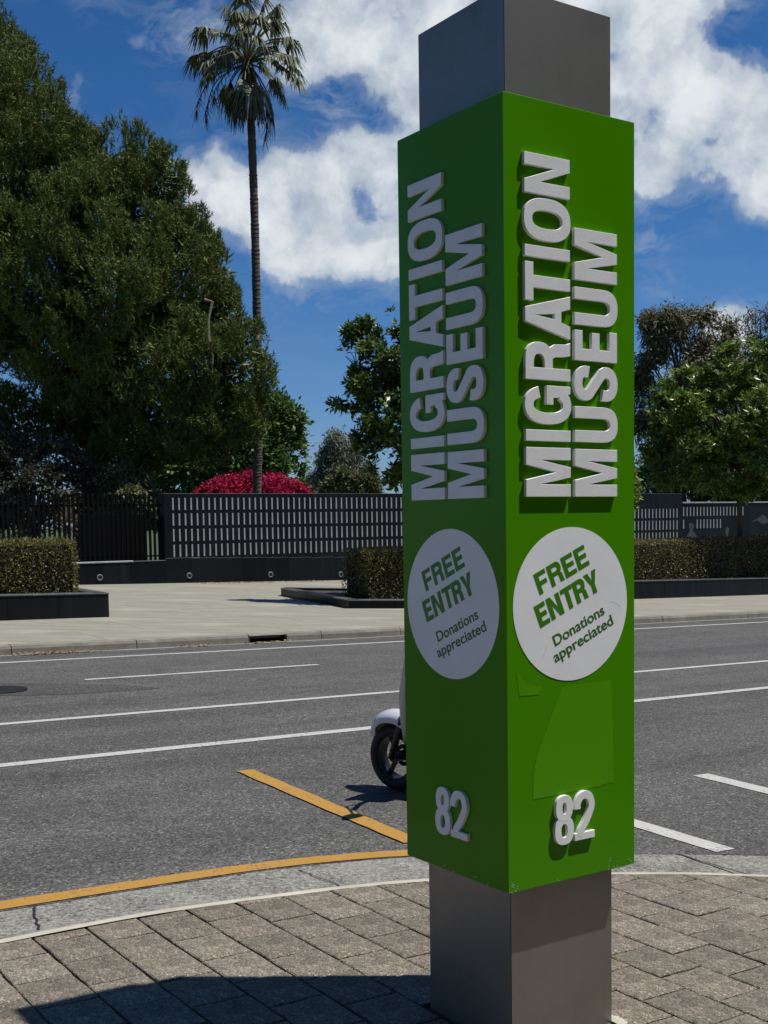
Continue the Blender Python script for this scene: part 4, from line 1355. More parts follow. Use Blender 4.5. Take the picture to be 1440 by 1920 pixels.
# fibrous heart of the crown
mb = MB(); mb.tube([at(471, 225, 44) - pb, at(469, 190, 44) - pb, at(466, 150, 44) - pb, at(463, 110, 44) - pb], [.18, .30, .30, .16], 12)
mb.build('leaf_bases', M['palm_dead'], palm, True)

# ------------------------------------------------------------------ other trees beyond the wall
tree('broadleaf_tree', 'dense mid green tree just right of the palm trunk behind the pine', 'tree', at(505, 985, 56) * np.array([1, 1, 0]) + np.array([0, 0, -1]),
     lobes_px([(505, 800, 46, 56, 1.15), (535, 790, 26, 56, 1.1), (530, 845, 38, 56), (500, 870, 50, 55.5), (555, 868, 22, 56, .8), (440, 840, 60, 56), (380, 880, 60, 56), (330, 890, 60, 56), (400, 800, 60, 57), (545, 820, 20, 56), (300, 860, 50, 57)]),
     M['round_tree'], M['trunk'], 6000, 7, .16, .26, .15, .30, None, 0, .7, gaps=(1.6, -.5))
tree('grey_tree', 'airy grey green tree standing far behind the granite wall', 'tree', at(632, 985, 72) * np.array([1, 1, 0]) + np.array([0, 0, -1.2]),
     lobes_px([(632, 838, 22, 72, 1.2), (612, 862, 20, 72), (655, 858, 24, 72), (606, 895, 20, 72), (640, 890, 30, 72), (670, 895, 30, 72), (634, 822, 10, 72, 1.3)]),
     M['grey_tree'], M['trunk'], 2300, 6, .16, .26, .07, .20, None, .7, .3, shell=(.2, 1.05))
for px, py, h_, lab in ((620, 925, 28, 'small bright conifer leftmost of the row peeping over the granite wall'), (645, 922, 44, 'pointed bright conifer under the grey tree, left of the street tree'), (672, 924, 36, 'pointed conifer peeping over the wall, second from the green pillar'), (697, 924, 40, 'pointed conifer peeping over the wall, nearest the green pillar')):
    b = at(px, 985, 52) * np.array([1, 1, 0]) + np.array([0, 0, -.9])
    tree('small_conifer', lab, 'conifer', b, lobes_px([(px, py - h_ * .45, 9, 52, h_ / 16), (px + 2, py, 14, 52, 1.5), (px - 5, py + 14, 16, 52, 1.2)]), M['olive_bush'], M['trunk'], 700, 6, .08, .20, .05, .07, 'conifers behind the wall', 0, .8, shell=(.3, 1.))
tree('hedge_tree', 'low far green treetop between bougainvillea and grey tree', 'tree', at(590, 985, 80) * np.array([1, 1, 0]) + np.array([0, 0, -1.4]),
     lobes_px([(585, 918, 16, 80), (610, 920, 16, 80), (565, 925, 20, 80)]), M['round_tree'], M['trunk'], 700, 6, .2, .3, .16, .15)
tree('bougainvillea', 'bougainvillea covered in magenta blossom behind the wall by the palm', 'shrub', at(475, 985, 47) * np.array([1, 1, 0]) + np.array([0, 0, -.7]),
     lobes_px([(402, 930, 22, 47, .8), (430, 922, 24, 47, .9), (458, 918, 24, 47, .95), (486, 922, 22, 47, .9), (512, 920, 24, 47, .85), (540, 924, 22, 47, .75), (390, 938, 16, 47, .9), (560, 932, 16, 47, .8), (440, 940, 40, 47, .8), (520, 942, 42, 47, .8)]),
     M['pink'], M['trunk'], 3800, 8, .11, .13, .10, .06, None, .1, .7, part='blossom', lump=.3, gaps=(.7, -.4))
# shrubs under the pine, seen through the fence
tree('dark_shrub', 'dark grey green shrub under the pine above the left pickets', 'shrub', at(60, 985, 36.5) * np.array([1, 1, 0]) + np.array([0, 0, -.2]),
     lobes_px([(40, 870, 62, 36.5, .8), (115, 875, 58, 36.5, .8), (-20, 880, 60, 36.5), (80, 920, 80, 36.2, .8), (160, 925, 45, 36.5), (0, 940, 60, 36)]),
     M['dark_bush'], M['trunk'], 6500, 7, .08, .13, .075, .10, gaps=(.9, -.3))
tree('olive_shrub', 'olive green weeping shrub behind the pickets at the wall end', 'shrub', at(235, 985, 36.5) * np.array([1, 1, 0]) + np.array([0, 0, -.2]),
     lobes_px([(225, 905, 34, 36.5), (255, 915, 30, 36.5, 1.2), (200, 930, 30, 36.5), (245, 950, 45, 36.3), (280, 960, 30, 36.3)]),
     M['olive_bush'], M['trunk'], 2200, 7, .07, .16, .05, .07, None, .6, .3)
# right hand gums
tree('gum_tree', 'tall dull olive gum tree behind the right end of the wall', 'tree', at(1290, 985, 50) * np.array([1, 1, 0]) + np.array([0, 0, -1.8]),
     lobes_px([(1238, 615, 34, 50, 1.0), (1275, 635, 40, 50), (1318, 622, 42, 50, .9), (1345, 650, 36, 50), (1225, 690, 34, 50, .9), (1262, 700, 44, 50), (1215, 745, 30, 50), (1290, 700, 60, 50, .8), (1205, 800, 18, 50, 1.3), (1340, 700, 50, 50), (1250, 770, 40, 50), (1208, 715, 22, 50), (1300, 780, 60, 50)]),
     M['gum'], M['trunk'], 8200, 8, .16, .24, .055, .22, 'gum trees', .5, .35, shell=(.35, 1.05), lump=.25, gaps=(2.0, -.30))
tree('gum_tree', 'gum treetop at the right edge above the leafy street tree', 'tree', at(1440, 985, 54) * np.array([1, 1, 0]) + np.array([0, 0, -1.9]),
     lobes_px([(1425, 612, 26, 54), (1410, 650, 24, 54, .8), (1445, 650, 30, 54), (1460, 610, 30, 54), (1430, 700, 50, 54), (1470, 720, 60, 54), (1400, 740, 50, 54)]),
     M['gum'], M['trunk'], 3000, 7, .17, .26, .055, .22, 'gum trees', .5, .35, shell=(.3, 1.05), lump=.25, gaps=(1.8, -.30))
tree('dark_evergreen', 'dark evergreen mass behind the wall below the gums', 'tree', at(1260, 985, 47) * np.array([1, 1, 0]) + np.array([0, 0, -1.6]),
     lobes_px([(1225, 870, 26, 47, 1.1), (1245, 895, 42, 47, .8), (1290, 880, 55, 47, .9), (1350, 885, 60, 47), (1215, 905, 24, 47), (1410, 890, 60, 47), (1460, 890, 60, 47)]),
     M['round_tree'], M['trunk'], 2600, 6, .16, .24, .08, .2)


tree('lime_shrub', 'yellow green leaves showing just right of the pillar', 'shrub', path_pt(*sn(at(1150, 1000, 30)), .0),
     lobes_px([(1180, 900, 16, 30, 1.4), (1170, 925, 24, 30, 1.1), (1140, 900, 40, 30), (1140, 960, 40, 30)]), M['lime_bush'], M['trunk'], 700, 7, .05, .14, .06, .05, None, .1)

# cordyline behind the pickets
cb = at(126, 1012, 31.9); cb[2] = .2
cord = tag(empty('cordyline', cb), 'spiky cordyline with pale sword leaves behind the pickets', 'plant')
mb = MB(); mb.tube([(0, 0, -.1), (0.02, 0, .95)], [.07, .05], 8); mb.build('stem', M['trunk'], cord, True)
lf = MB(); hc = at(126, 982, 31.6) - cb
for k in range(120):
    d = rand_dirs(1)[0]; d[1] = -abs(d[1]) * .6 if rng.random() < .7 else d[1]; d = d / np.linalg.norm(d); d[2] += .12
    L = rng.uniform(.42, .62); s_ = unit(np.cross(d, [0.1, .2, 1])); p1 = hc + d * L * .55; p2 = hc + d * L + np.array([0, 0, -.10 * rng.random()])
    lf.add([hc + d * .06 - s_ * .010, hc + d * .06 + s_ * .010, p1 + s_ * .017, p2, p1 - s_ * .017], [(0, 1, 2, 4), (4, 2, 3)])
o = lf.build('sword_leaves', M['cordyline'], cord)
cb2 = at(20, 1005, 31.9); cb2[2] = .2
cord2 = tag(empty('cordyline', cb2), 'dim strap leaved clump behind the far left pickets', 'plant')
lf = MB(); hc = np.array([0, 0, .9])
for k in range(90):
    d = rand_dirs(1)[0]; d[2] = abs(d[2]) + .2; d = d / np.linalg.norm(d); L = rng.uniform(.6, .95); s_ = unit(np.cross(d, [0.1, .2, 1])); p1 = hc + d * L * .55; p2 = hc + d * L + np.array([0, 0, -.25])
    lf.add([hc - s_ * .012, hc + s_ * .012, p1 + s_ * .02, p2, p1 - s_ * .02], [(0, 1, 2, 4), (4, 2, 3)])
lf.build('sword_leaves', M['olive_bush'], cord2)
mb = MB(); mb.tube([(0, 0, -.1), (0, 0, .95)], [.06, .05], 8); mb.build('stem', M['trunk'], cord2, True)

# ------------------------------------------------------------------ planters and hedges
def planter(name, label, corners, height, pan_w, cap_t=.022, wall_t=.26, panels_on=(0,), arris=True):
    """corners: list of (s, n) front-left first, going counter-clockwise seen from above"""
    Cn = [np.array(c, float) for c in corners]; ctr = np.mean(Cn, 0); loc = path_pt(ctr[0], ctr[1])
    root = tag(empty(name, loc), label, 'planter')
    def W_(p, z): return path_pt(p[0], p[1], z) - loc
    n_ = len(Cn)
    # soil
    link('soil', mesh('soil', [W_(p * .995 + ctr * .005, height - .03) for p in Cn], [tuple(range(n_))]), M['soil'], root)
    for e in range(n_):
        a, b = Cn[e], Cn[(e + 1) % n_]; L = np.linalg.norm(b - a); d = (b - a) / L; inn = np.array([-d[1], d[0]])
        m_ = max(1, int(round(L / pan_w))) if e in panels_on else 1
        for q in range(m_):
            p0 = a + d * (L * q / m_ + .003); p1 = a + d * (L * (q + 1) / m_ - .003)
            v = [W_(p0, -.12), W_(p1, -.12), W_(p1, height), W_(p0, height), W_(p0 + inn * .04, -.12), W_(p1 + inn * .04, -.12), W_(p1 + inn * .04, height), W_(p0 + inn * .04, height)]
            link('cladding_panel', mesh('panel', v, [(0, 1, 2, 3), (5, 4, 7, 6), (1, 5, 6, 2), (4, 0, 3, 7), (3, 2, 6, 7), (0, 4, 5, 1)]), M['granite'], root)
        mc = max(1, int(round(L / (pan_w * 2))))
        for q in range(mc):
            p0 = a + d * (L * q / mc + .003); p1 = a + d * (L * (q + 1) / mc - .003); z0, z1 = height + .001, height + cap_t
            f0, f1 = p0 - inn * .012, p1 - inn * .012; g0_, g1_ = p0 + inn * wall_t, p1 + inn * wall_t
            v = [W_(f0, z0), W_(f1, z0), W_(f1, z1 - .006), W_(f0, z1 - .006), W_(f0 + inn * .008, z1), W_(f1 + inn * .008, z1), W_(g1_, z1), W_(g0_, z1), W_(g0_, z0), W_(g1_, z0)]
            link('coping', mesh('coping', v, [(0, 1, 2, 3), (3, 2, 5, 4), (4, 5, 6, 7), (7, 6, 9, 8), (8, 9, 1, 0), (1, 9, 6, 5, 2), (0, 3, 4, 7, 8)]), M['granite_cap'], root)
    return root


def hedge(label, s0, s1, n0, n1, z0, ztop_abs, nleaf, group=None, rnd=.05):
    """clipped box hedge in the street frame; ztop_abs at its two ends"""
    ctr = path_pt((s0 + s1) / 2, (n0 + n1) / 2, z0)
    root = tag(empty('hedge', ctr), label, 'hedge', group)
    def W_(s, nn, u):
        b = path_pt(s, nn, z0); k = (s - s0) / (s1 - s0); top = ztop_abs[0] * (1 - k) + ztop_abs[1] * k
        return np.array([b[0], b[1], b[2] * (1 - u) + top * u]) - ctr
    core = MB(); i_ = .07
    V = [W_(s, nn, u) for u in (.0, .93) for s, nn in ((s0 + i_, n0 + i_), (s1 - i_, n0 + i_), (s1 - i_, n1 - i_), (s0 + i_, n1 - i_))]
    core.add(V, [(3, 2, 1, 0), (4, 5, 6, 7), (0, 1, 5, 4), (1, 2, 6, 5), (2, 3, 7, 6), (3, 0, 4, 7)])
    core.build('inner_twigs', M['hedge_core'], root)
    L = s1 - s0; Dp = n1 - n0; H = ztop_abs[0] - ctr[2]
    areas = np.array([L * H, L * Dp, Dp * H, Dp * H]); pr = areas / areas.sum()
    side = rng.choice(4, nleaf, p=pr); P = np.zeros((nleaf, 3)); Nn = np.zeros((nleaf, 3))
    a, b = rng.random(nleaf), rng.random(nleaf); dep = rng.uniform(-.045, .09, nleaf) ; dep = np.where(rng.random(nleaf) < .5, abs(dep) * .5, dep)
    for i in range(nleaf):
        if side[i] == 0: P[i] = W_(s0 + L * a[i], n0 + dep[i], b[i]); Nn[i] = -N
        elif side[i] == 1: P[i] = W_(s0 + L * a[i], n0 + Dp * b[i], 1 - dep[i] / H); Nn[i] = (0, 0, 1)
        elif side[i] == 2: P[i] = W_(s0 + dep[i], n0 + Dp * a[i], b[i]); Nn[i] = -T
        else: P[i] = W_(s1 - dep[i], n0 + Dp * a[i], b[i]); Nn[i] = T
    n = nleaf
    D = unit(Nn * .5 + rng.normal(0, .6, (n, 3)) + np.array([0, 0, .25])); U = unit(Nn + rng.normal(0, .6, (n, 3)))
    V = leaf_quads(P, D, U, rng.uniform(.032, .060, n), rng.uniform(.018, .032, n))
    o = link('foliage', bigmesh('foliage', V, 4), M['hedge'], root)
    return root


# left
aL, bL = onfar(0, 1164), onfar(205, 1157)
nfr = (aL[1] + bL[1]) / 2
sright = bL[0]
pl_h = .40
planter('granite_planter', 'black granite planter wall under the left hand hedge', [(sright - 9.6, aL[1] + (aL[1] - bL[1]) * 3), (sright, bL[1]), (sright + .0, bL[1] + 2.4), (sright - 9.6, aL[1] + (aL[1] - bL[1]) * 3 + 2.4)], pl_h, .90, panels_on=(0, 1))


def s_on_n(px, nn):                       # street-frame s where sight line px meets the line n = nn
    d = ray(px, 1000); k = d[0] / d[1]
    P = C0 + nn * N
    return (k * P[1] - P[0]) / (T[0] - k * T[1])


def z_at(px, py, s, nn):
    P = SP(s, nn); r_ = ray(px, py); return EYE + (r_ * (P[1] / r_[1]))[2]


nh = nfr + .34
sh1 = s_on_n(143, nh); sh0 = sh1 - 8
zt_ = z_at(100, 1015, s_on_n(100, nh), nh)
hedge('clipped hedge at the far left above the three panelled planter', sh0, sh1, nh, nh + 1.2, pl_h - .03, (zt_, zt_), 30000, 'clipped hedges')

# middle
cM1, cM2, cM3 = onfar(527, 1117), onfar(654, 1141), onfar(757, 1141)
dM = (cM3 - cM2) / np.linalg.norm(cM3 - cM2)
endM = cM2 + dM * 4.6
planter('granite_planter', 'low black granite planter wedge left of the pillar foot, in tree shade', [cM2, endM, endM + np.array([0, 4.0]), cM1 + np.array([.3, .3]), cM1], .15, .95, panels_on=(0, 4))
nm = (cM2[1] + cM3[1]) / 2 + .55
sm0 = s_on_n(690, nm); zt_ = z_at(700, 1031, s_on_n(700, nm), nm)
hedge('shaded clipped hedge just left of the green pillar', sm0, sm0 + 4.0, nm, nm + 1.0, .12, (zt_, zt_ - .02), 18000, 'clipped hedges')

# right
aR, bR = onfar(1186, 1123.5), onfar(1440, 1115)
dR = (bR - aR) / np.linalg.norm(bR - aR)
cR0 = aR - dR * 1.6; cR1 = bR + dR * 6
hR = z_at(1186, 1091, *aR) - path_pt(*aR)[2]
planter('granite_planter', 'black granite planter wall under the right hand hedge', [cR0, cR1, cR1 + np.array([-.3, 3.0]), cR0 + np.array([-.3, 3.0])], hR, .86, panels_on=(0, 3))
nr = aR[1] + .34
nr2 = nr + (bR[1] - aR[1]) * .0
sr0 = cR0[0] + .1; z1_ = z_at(1200, 1017, s_on_n(1200, nr), nr); z2_ = z_at(1430, 1009, s_on_n(1430, nr), nr)
sA, sB = s_on_n(1200, nr), s_on_n(1430, nr)
slope = (z2_ - z1_) / (sB - sA)
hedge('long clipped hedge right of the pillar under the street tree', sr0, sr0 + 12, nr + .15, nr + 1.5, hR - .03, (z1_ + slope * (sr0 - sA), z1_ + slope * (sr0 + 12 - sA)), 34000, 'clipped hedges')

# street trees (same kind, either side of the pillar)
def street_tree(px_tr, depth, lobes, mat, label, n, L, lean_px):
    s, nn = sn(at(px_tr, 1100, depth)); b = path_pt(s, nn, .1)
    tree('street_tree', label, 'tree', b, lobes, mat, M['trunk'], n, 9, .10, L, L * .36, .075, 'broad leaved street trees', .1, .75, shell=(.35, 1.06), lump=.30, gaps=(1.1, -.42), rosette=True, cull=.7, lean=at(lean_px[0], lean_px[1], depth))


DM = SP(s_on_n(792, nm + .5), nm + .5)[1]; DR = SP(s_on_n(1388, nr + .8), nr + .8)[1]
print('tree depths', DM, DR)


def relobe(L, d0, d1): return lobes_px([(l[0], l[1], l[2], l[3] - d0 + d1) + tuple(l[4:]) for l in L])


street_tree(792, DM, relobe([
    (660, 620, 16, 24.5, 1.2), (683, 612, 15, 24.6, 1.2), (676, 655, 30, 24.4), (716, 632, 18, 24.6, 1.1), (735, 690, 44, 24.5), (648, 668, 14, 24.5), (672, 715, 24, 24.3), (634, 758, 14, 24.4, .8), (655, 764, 13, 24.3, .8), (704, 740, 38, 24.2), (702, 800, 30, 24.3), (745, 780, 56, 24),
    (715, 845, 36, 24.3, .9), (750, 860, 50, 24.2), (728, 885, 34, 24.3, .8), (672, 830, 14, 24.4), (800, 700, 80, 24.5), (820, 800, 90, 24.5), (790, 620, 50, 24.6), (860, 740, 80, 25), (755, 640, 26, 24.5)], 24.5, DM),
    M['magnolia'], 'dark glossy street tree half hidden behind the left side of the pillar', 3300, .17, (770, 760))
street_tree(1388, DR, relobe([
    (1262, 730, 34, 25.5), (1300, 720, 34, 25.3), (1240, 780, 34, 25.4), (1290, 790, 60, 25), (1345, 740, 50, 25.2), (1390, 690, 44, 25.3), (1430, 690, 50, 25.5), (1365, 800, 70, 25), (1235, 845, 34, 25.3), (1290, 870, 56, 25.2, .8),
    (1350, 885, 56, 25.3, .8), (1420, 780, 70, 25), (1415, 860, 60, 25, .9), (1470, 760, 70, 25.5), (1480, 860, 60, 25.5), (1245, 900, 28, 25.5, .7), (1390, 910, 40, 25.2, .7), (1520, 800, 70, 25.8), (1222, 805, 22, 25.4, .9)], 25.5, DR),
    M['magnolia2'], 'bright green street tree rising from the right hand hedge', 5600, .165, (1385, 800))

# ------------------------------------------------------------------ leaf litter
def litter(name, label, pts, n, spread_s, spread_n, hfun, size=.05):
    quads = []
    for _ in range(n):
        s, nn = pts[rng.integers(len(pts))]; s += rng.normal(0, spread_s); nn += abs(rng.normal(0, spread_n)) * rng.choice([-1, 1])
        c = SP(s, nn, hfun(nn) + rng.uniform(.004, .02)); a = rng.uniform(0, 6.28); L = size * rng.uniform(.5, 1.3)
        d = np.array([math.cos(a), math.sin(a), rng.normal(0, .25)]); e = np.array([-math.sin(a), math.cos(a), rng.normal(0, .25)])
        quads += [c - d * L / 2, c + e * L * .25, c + d * L / 2, c - e * L * .25]
    o = link(name, bigmesh(name, np.array(quads), 4), M['leaf_litter']); tag(o, label, 'leaf litter', kind='stuff')


kl = [on(x, np.interp(x, [0, 265, 465, 750], [1231, 1217.5, 1206, 1192.5]) + 1, ROADH) for x in (70, 85, 110, 120, 135, 145, 360, 370, 505, 508)]
litter('kerb_leaves', 'dry fallen leaves gathered against the far kerb', [(p[0], KERB_N - .10) for p in kl], 300, .22, .035, lambda n: ROADH + .01, .06)
wl_ = [(s_at(x) + sn(W0)[0], WALL_N - .35) for x in (385, 400, 420, 440, 450, 470, 485, 545, 570, 580)]
litter('wall_leaves', 'dry brown leaves along the foot of the granite wall', wl_, 420, .35, .10, fh, .07)

# ------------------------------------------------------------------ scooter (mostly behind the pillar)
hx = np.array([-.80, .60, 0.]); hx = hx / np.linalg.norm(hx); lx = np.array([-hx[1], hx[0], 0])
HB = (hx.copy(), lx.copy()); hf = unit(np.array([-.74, .67, 0.])); HF = (hf, np.array([-hf[1], hf[0], 0]))      # front wheel is turned a little
wc = on(748, 1481.5, ROADH); WCp = SP(wc[0], wc[1], ROADH)
sc = empty('motor_scooter', WCp); tag(sc, 'white motor scooter parked in the road behind the green pillar', 'scooter')
Z = np.array([0, 0, 1.])


def L3(x, y, z): return hx * x + lx * y + Z * z        # x forward, y left, z up from front contact


def wheel(name, cx, R_=.216, wt=.05, spokes=3):
    root = MB(); c = L3(cx, 0, R_); n_ = 36
    ringpts = [(R_ - .074, .040), (R_ - .070, .052), (R_ - .045, .060), (R_ - .012, .040), (R_, .0), (R_ - .012, -.040), (R_ - .045, -.060), (R_ - .070, -.052), (R_ - .074, -.040)]
    for q in range(n_):
        a = 2 * math.pi * q / n_
        for r_, w_ in ringpts: root.v.append(tuple(c + (hx * math.cos(a) + Z * math.sin(a)) * r_ + lx * w_))
    K = len(ringpts)
    for q in range(n_):
        for k in range(K):
            root.f.append((q * K + k, ((q + 1) % n_) * K + k, ((q + 1) % n_) * K + (k + 1) % K, q * K + (k + 1) % K))
    w = root.build(name, M['black_rubber'], sc, True)
    rm = MB()
    for q in range(n_):
        a = 2 * math.pi * q / n_
        for r_, w_ in ((R_ - .072, .042), (R_ - .084, .042), (R_ - .084, -.042), (R_ - .072, -.042)): rm.v.append(tuple(c + (hx * math.cos(a) + Z * math.sin(a)) * r_ + lx * w_))
    for q in range(n_):
        for k in range(4): rm.f.append((q * 4 + k, ((q + 1) % n_) * 4 + k, ((q + 1) % n_) * 4 + (k + 1) % 4, q * 4 + (k + 1) % 4))
    for k in range(spokes):
        a = math.pi + 2 * math.pi * k / spokes + .05
        d = hx * math.cos(a) + Z * math.sin(a); e = np.cross(d, lx)
        rm.box(c + d * (R_ - .078) / 2, (R_ - .078, .030, .022), d, e, lx, .004)
    rm.tube([c + lx * .05, c - lx * .05], .034, 14)
    rm.build('rim', M['alloy'], w)
    dk = MB()
    for q in range(24):
        a = 2 * math.pi * q / 24
        for r_, w_ in ((.042, -.052), (.070, -.052), (.070, -.049), (.042, -.049)): dk.v.append(tuple(c + (hx * math.cos(a) + Z * math.sin(a)) * r_ + lx * w_))
    for q in range(24):
        for k in range(4): dk.f.append((q * 4 + k, ((q + 1) % 24) * 4 + k, ((q + 1) % 24) * 4 + (k + 1) % 4, q * 4 + (k + 1) % 4))
    dk.build('brake_disc', M['alloy'], w)
    return w


hx, lx = HF; wheel('wheel', 0.0); hx, lx = HB; wheel('wheel', -1.13)


def loft(secs, close=True, seg=12):
    """secs: (x, z, halfwidth, halfheight, p) rounded sections across the scooter; returns MB"""
    mb = MB()
    for (x, z, hw, hh) in secs:
        for k in range(seg):
            a = 2 * math.pi * k / seg; c, s = math.cos(a), math.sin(a)
            mb.v.append(tuple(L3(x, hw * math.copysign(abs(c) ** .75, c), z + hh * math.copysign(abs(s) ** .75, s))))
    for i in range(len(secs) - 1):
        for k in range(seg):
            j = (k + 1) % seg; mb.f.append((i * seg + k, i * seg + j, (i + 1) * seg + j, (i + 1) * seg + k))
    mb.f.append(tuple(range(seg))[::-1]); e = (len(secs) - 1) * seg; mb.f.append(tuple(e + k for k in range(seg)))
    return mb


# front fender: shell over the wheel with pointed front
hx, lx = HF
fv = MB(); Rf = .262; c0 = L3(0, 0, .216)
angs = np.linspace(math.radians(160), math.radians(28), 16)
K = 7
for i, a in enumerate(angs):
    u = i / 15; wd = .085 * (1 - max(0, (u - .62) / .38) ** 1.6 * .8); rr_ = Rf + (.035 if u < .8 else .035 * (1 - (u - .8) / .2))
    for k in range(K):
        y = (k / (K - 1) - .5) * 2; fall = .075 * abs(y) ** 2.2
        fv.v.append(tuple(c0 + (hx * math.cos(a) + Z * math.sin(a)) * (rr_ - fall) + lx * wd * y))
for i in range(15):
    for k in range(K - 1): fv.f.append((i * K + k, i * K + k + 1, (i + 1) * K + k + 1, (i + 1) * K + k))
fo = fv.build('front_fender', M['scooter_white'], sc, True)
sd = fo.modifiers.new('thick', 'SOLIDIFY'); sd.thickness = .006
# leg shield / nose
hx, lx = HB
ns = loft([(-.10, .36, .09, .05), (-.14, .50, .17, .13), (-.17, .64, .22, .16), (-.21, .80, .23, .13), (-.27, .95, .17, .08)]); ns.build('front_apron', M['scooter_white'], sc, True)
for s_ in (-1, 1):
    mb = MB(); mb.tube([L3(0, s_ * .075, .216), L3(-.06, s_ * .075, .40), L3(-.12, s_ * .06, .55)], [.024, .024, .022], 8); mb.build('fork_leg', M['black_plastic'], sc, True)
loft([(-.22, .33, .15, .05), (-.40, .22, .17, .045), (-.70, .22, .17, .05), (-.86, .34, .17, .11)]).build('floor_board', M['black_plastic'], sc, True)
loft([(-.72, .45, .12, .12), (-.88, .55, .17, .17), (-1.08, .60, .18, .16), (-1.28, .65, .15, .10), (-1.40, .69, .08, .05)]).build('rear_body', M['scooter_white'], sc, True)
loft([(-.66, .73, .11, .03), (-.85, .765, .15, .045), (-1.05, .78, .15, .05), (-1.26, .80, .13, .05), (-1.36, .80, .08, .03)]).build('seat', M['black_plastic'], sc, True)
hd = loft([(-0.240, .96, .07, .04), (-0.300, .985, .12, .07), (-0.400, 1.0, .12, .06), (-0.480, .985, .08, .04)]); hdo = hd.build('handlebar_cover', M['scooter_white'], sc, True)
hl = loft([(-0.225, .955, .045, .03), (-0.250, .965, .07, .045)]); hl.build('headlight', M['glass'], hdo, True)
mb = MB(); mb.tube([L3(-.200, 0, .70), L3(-0.380, 0, .98)], .028, 8); mb.build('steering_stem', M['black_plastic'], sc, True)
for s_ in (-1, 1):
    mb = MB(); mb.tube([L3(-0.380, s_ * .08, .99), L3(-0.400, s_ * .20, 1.0), L3(-0.460, s_ * .35, .985)], [.014, .018, .019], 8); mb.build('grip', M['black_rubber'], sc, True)
    mb = MB(); mb.tube([L3(-0.370, s_ * .12, .99), L3(-0.360, s_ * .24, .97)], [.006, .005], 6); mb.build('brake_lever', M['alloy'], sc, True)
    st = MB(); st.tube([L3(-0.400, s_ * .20, 1.01), L3(-0.420, s_ * .26, 1.13), L3(-0.580, s_ * .43, 1.10)], .009, 6)
    sto = st.build('mirror_stalk', M['black_plastic'], sc, True)
    mc = L3(-0.610, s_ * .47, 1.08); mr = MB()
    for k in range(16):
        a = 2 * math.pi * k / 16
        for y, r_ in ((-.045, .60), (-.015, 1.0), (.020, .96)): mr.v.append(tuple(mc + lx * .085 * r_ * math.cos(a) + Z * .058 * r_ * math.sin(a) - hx * y))
    for k in range(16):
        for r in range(2): mr.f.append((k * 3 + r, ((k + 1) % 16) * 3 + r, ((k + 1) % 16) * 3 + r + 1, k * 3 + r + 1))
    mr.f.append(tuple(k * 3 for k in range(16))[::-1]); mr.f.append(tuple(k * 3 + 2 for k in range(16)))
    mr.build('mirror', M['black_plastic'], sto, True)
mb = MB(); mb.tube([L3(-.75, -.13, .20), L3(-.80, -.26, .02), L3(-.80, -.28, .0)], .012, 6); mb.build('side_stand', M['black_plastic'], sc)
mb = MB(); mb.tube([L3(-.95, -.17, .26), L3(-1.10, -.18, .28), L3(-1.32, -.18, .33)], [.03, .055, .05], 10); mb.build('exhaust', M['black_plastic'], sc, True)
mb = MB(); mb.box(L3(-1.40, 0, .50), (.012, .20, .12), hx, lx, Z); mb.build('rear_plate', M['black_plastic'], sc)
mb = MB(); mb.box(L3(-1.405, 0, .66), (.03, .16, .06), hx, lx, Z, .008); mb.build('tail_light', simple('red_lens', (.4, .01, .01), .2), sc)

# ------------------------------------------------------------------ unseen trees and building, added to darken light and reflections on the pillar
def add_unseen_tree(s_, n_, R_, label):  # out-of-view tree, added for dark reflections and less skylight
    b = SP(s_, n_, 0); c = b + np.array([0, 0, R_ * 1.75])
    lb = [(c + np.array(d) * R_, R_ * r) for d, r in (((0, 0, 0), .75), ((.6, .1, .1), .5), ((-.55, .2, 0), .5), ((0, -.5, .2), .5), ((.1, .5, -.1), .5), ((0, 0, .55), .5), ((-.3, -.3, -.35), .4), ((.4, -.2, -.3), .4))]
    tree('unseen_tree', label, 'tree', b, lb, M['magnolia'], M['trunk'], 2200, 6, .2, .34, .2, .24, 'unseen trees added to darken the pillar', 0, .7, back=1.0)


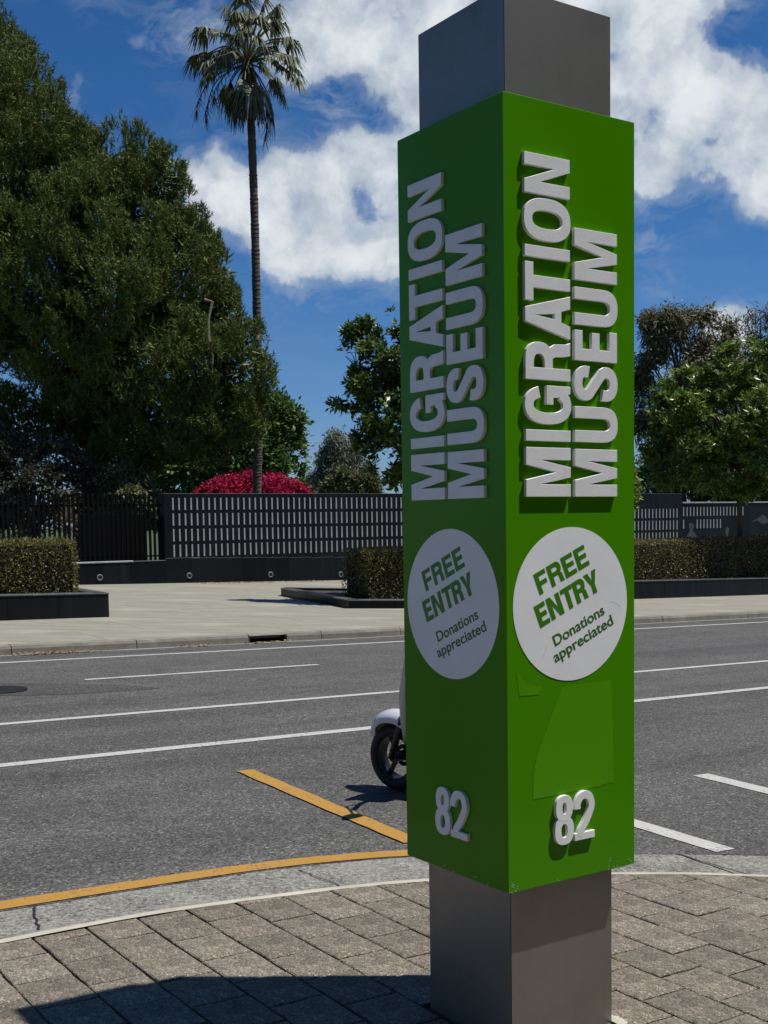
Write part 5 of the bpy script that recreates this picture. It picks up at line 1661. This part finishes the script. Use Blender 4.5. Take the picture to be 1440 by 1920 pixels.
add_unseen_tree(9.5, -6.2, 4.2, 'unseen leafy tree added to darken reflections, right of the pillar')
add_unseen_tree(17.5, -5.0, 4.4, 'unseen leafy tree added to darken reflections, beyond the first')
add_unseen_tree(-8.5, -3.6, 3.9, 'unseen leafy tree added to dim the skylight, left of the viewpoint')
bl = SP(0, -13, 0)  # out-of-view building, added to hold skylight off the pillar faces
bd = tag(empty('unseen_building', bl), 'unseen two storey brick building added to dim the skylight behind the viewpoint', 'building')


def bpart(name, s0, s1, n0, n1, z0, z1, mat, par=bd):
    mb = MB(); mb.box(SP((s0 + s1) / 2, (n0 + n1) / 2, 0) * np.array([1, 1, 0]) + np.array([0, 0, (z0 + z1) / 2]) - bl, (s1 - s0, n1 - n0, z1 - z0), T, N, (0, 0, 1), .01)
    return mb.build(name, mat, par)


M['brick'] = simple('weathered_red_brick', (.16, .085, .06), .9, 0, .3, 3, .3, 30)
M['slate'] = simple('slate_roof', (.05, .05, .055), .7, 0, .3, 6)
M['frame'] = simple('cream_window_frame', (.45, .42, .35), .6)
M['pane'] = simple('dark_window_glass', (.02, .022, .025), .06)
bpart('wall', -24, 26, -9, 0, -1.5, 7.6, M['brick']) if False else bpart('wall', -24, 26, -22, -13, -1.5, 7.8, M['brick'])
v = [SP(x, y, 0) * np.array([1, 1, 0]) + np.array([0, 0, z]) - bl for x, y, z in ((-24.5, -12.5, 7.8), (26.5, -12.5, 7.8), (26.5, -22.5, 7.8), (-24.5, -22.5, 7.8), (-21, -17.5, 10.6), (23, -17.5, 10.6))]
link('roof', mesh('roof', v, [(0, 1, 5, 4), (1, 2, 5), (2, 3, 4, 5), (3, 0, 4), (3, 2, 1, 0)]), M['slate'], bd)
for fl_ in (0, 1):
    for q in range(12):
        x = -22 + q * 4.1
        w_ = bpart('window', x, x + 1.5, -13.01, -12.95, 1.1 + 3.4 * fl_, 3.2 + 3.4 * fl_, M['frame'])
        bpart('pane', x + .1, x + 1.4, -12.95, -12.935, 1.2 + 3.4 * fl_, 3.1 + 3.4 * fl_, M['pane'], w_)
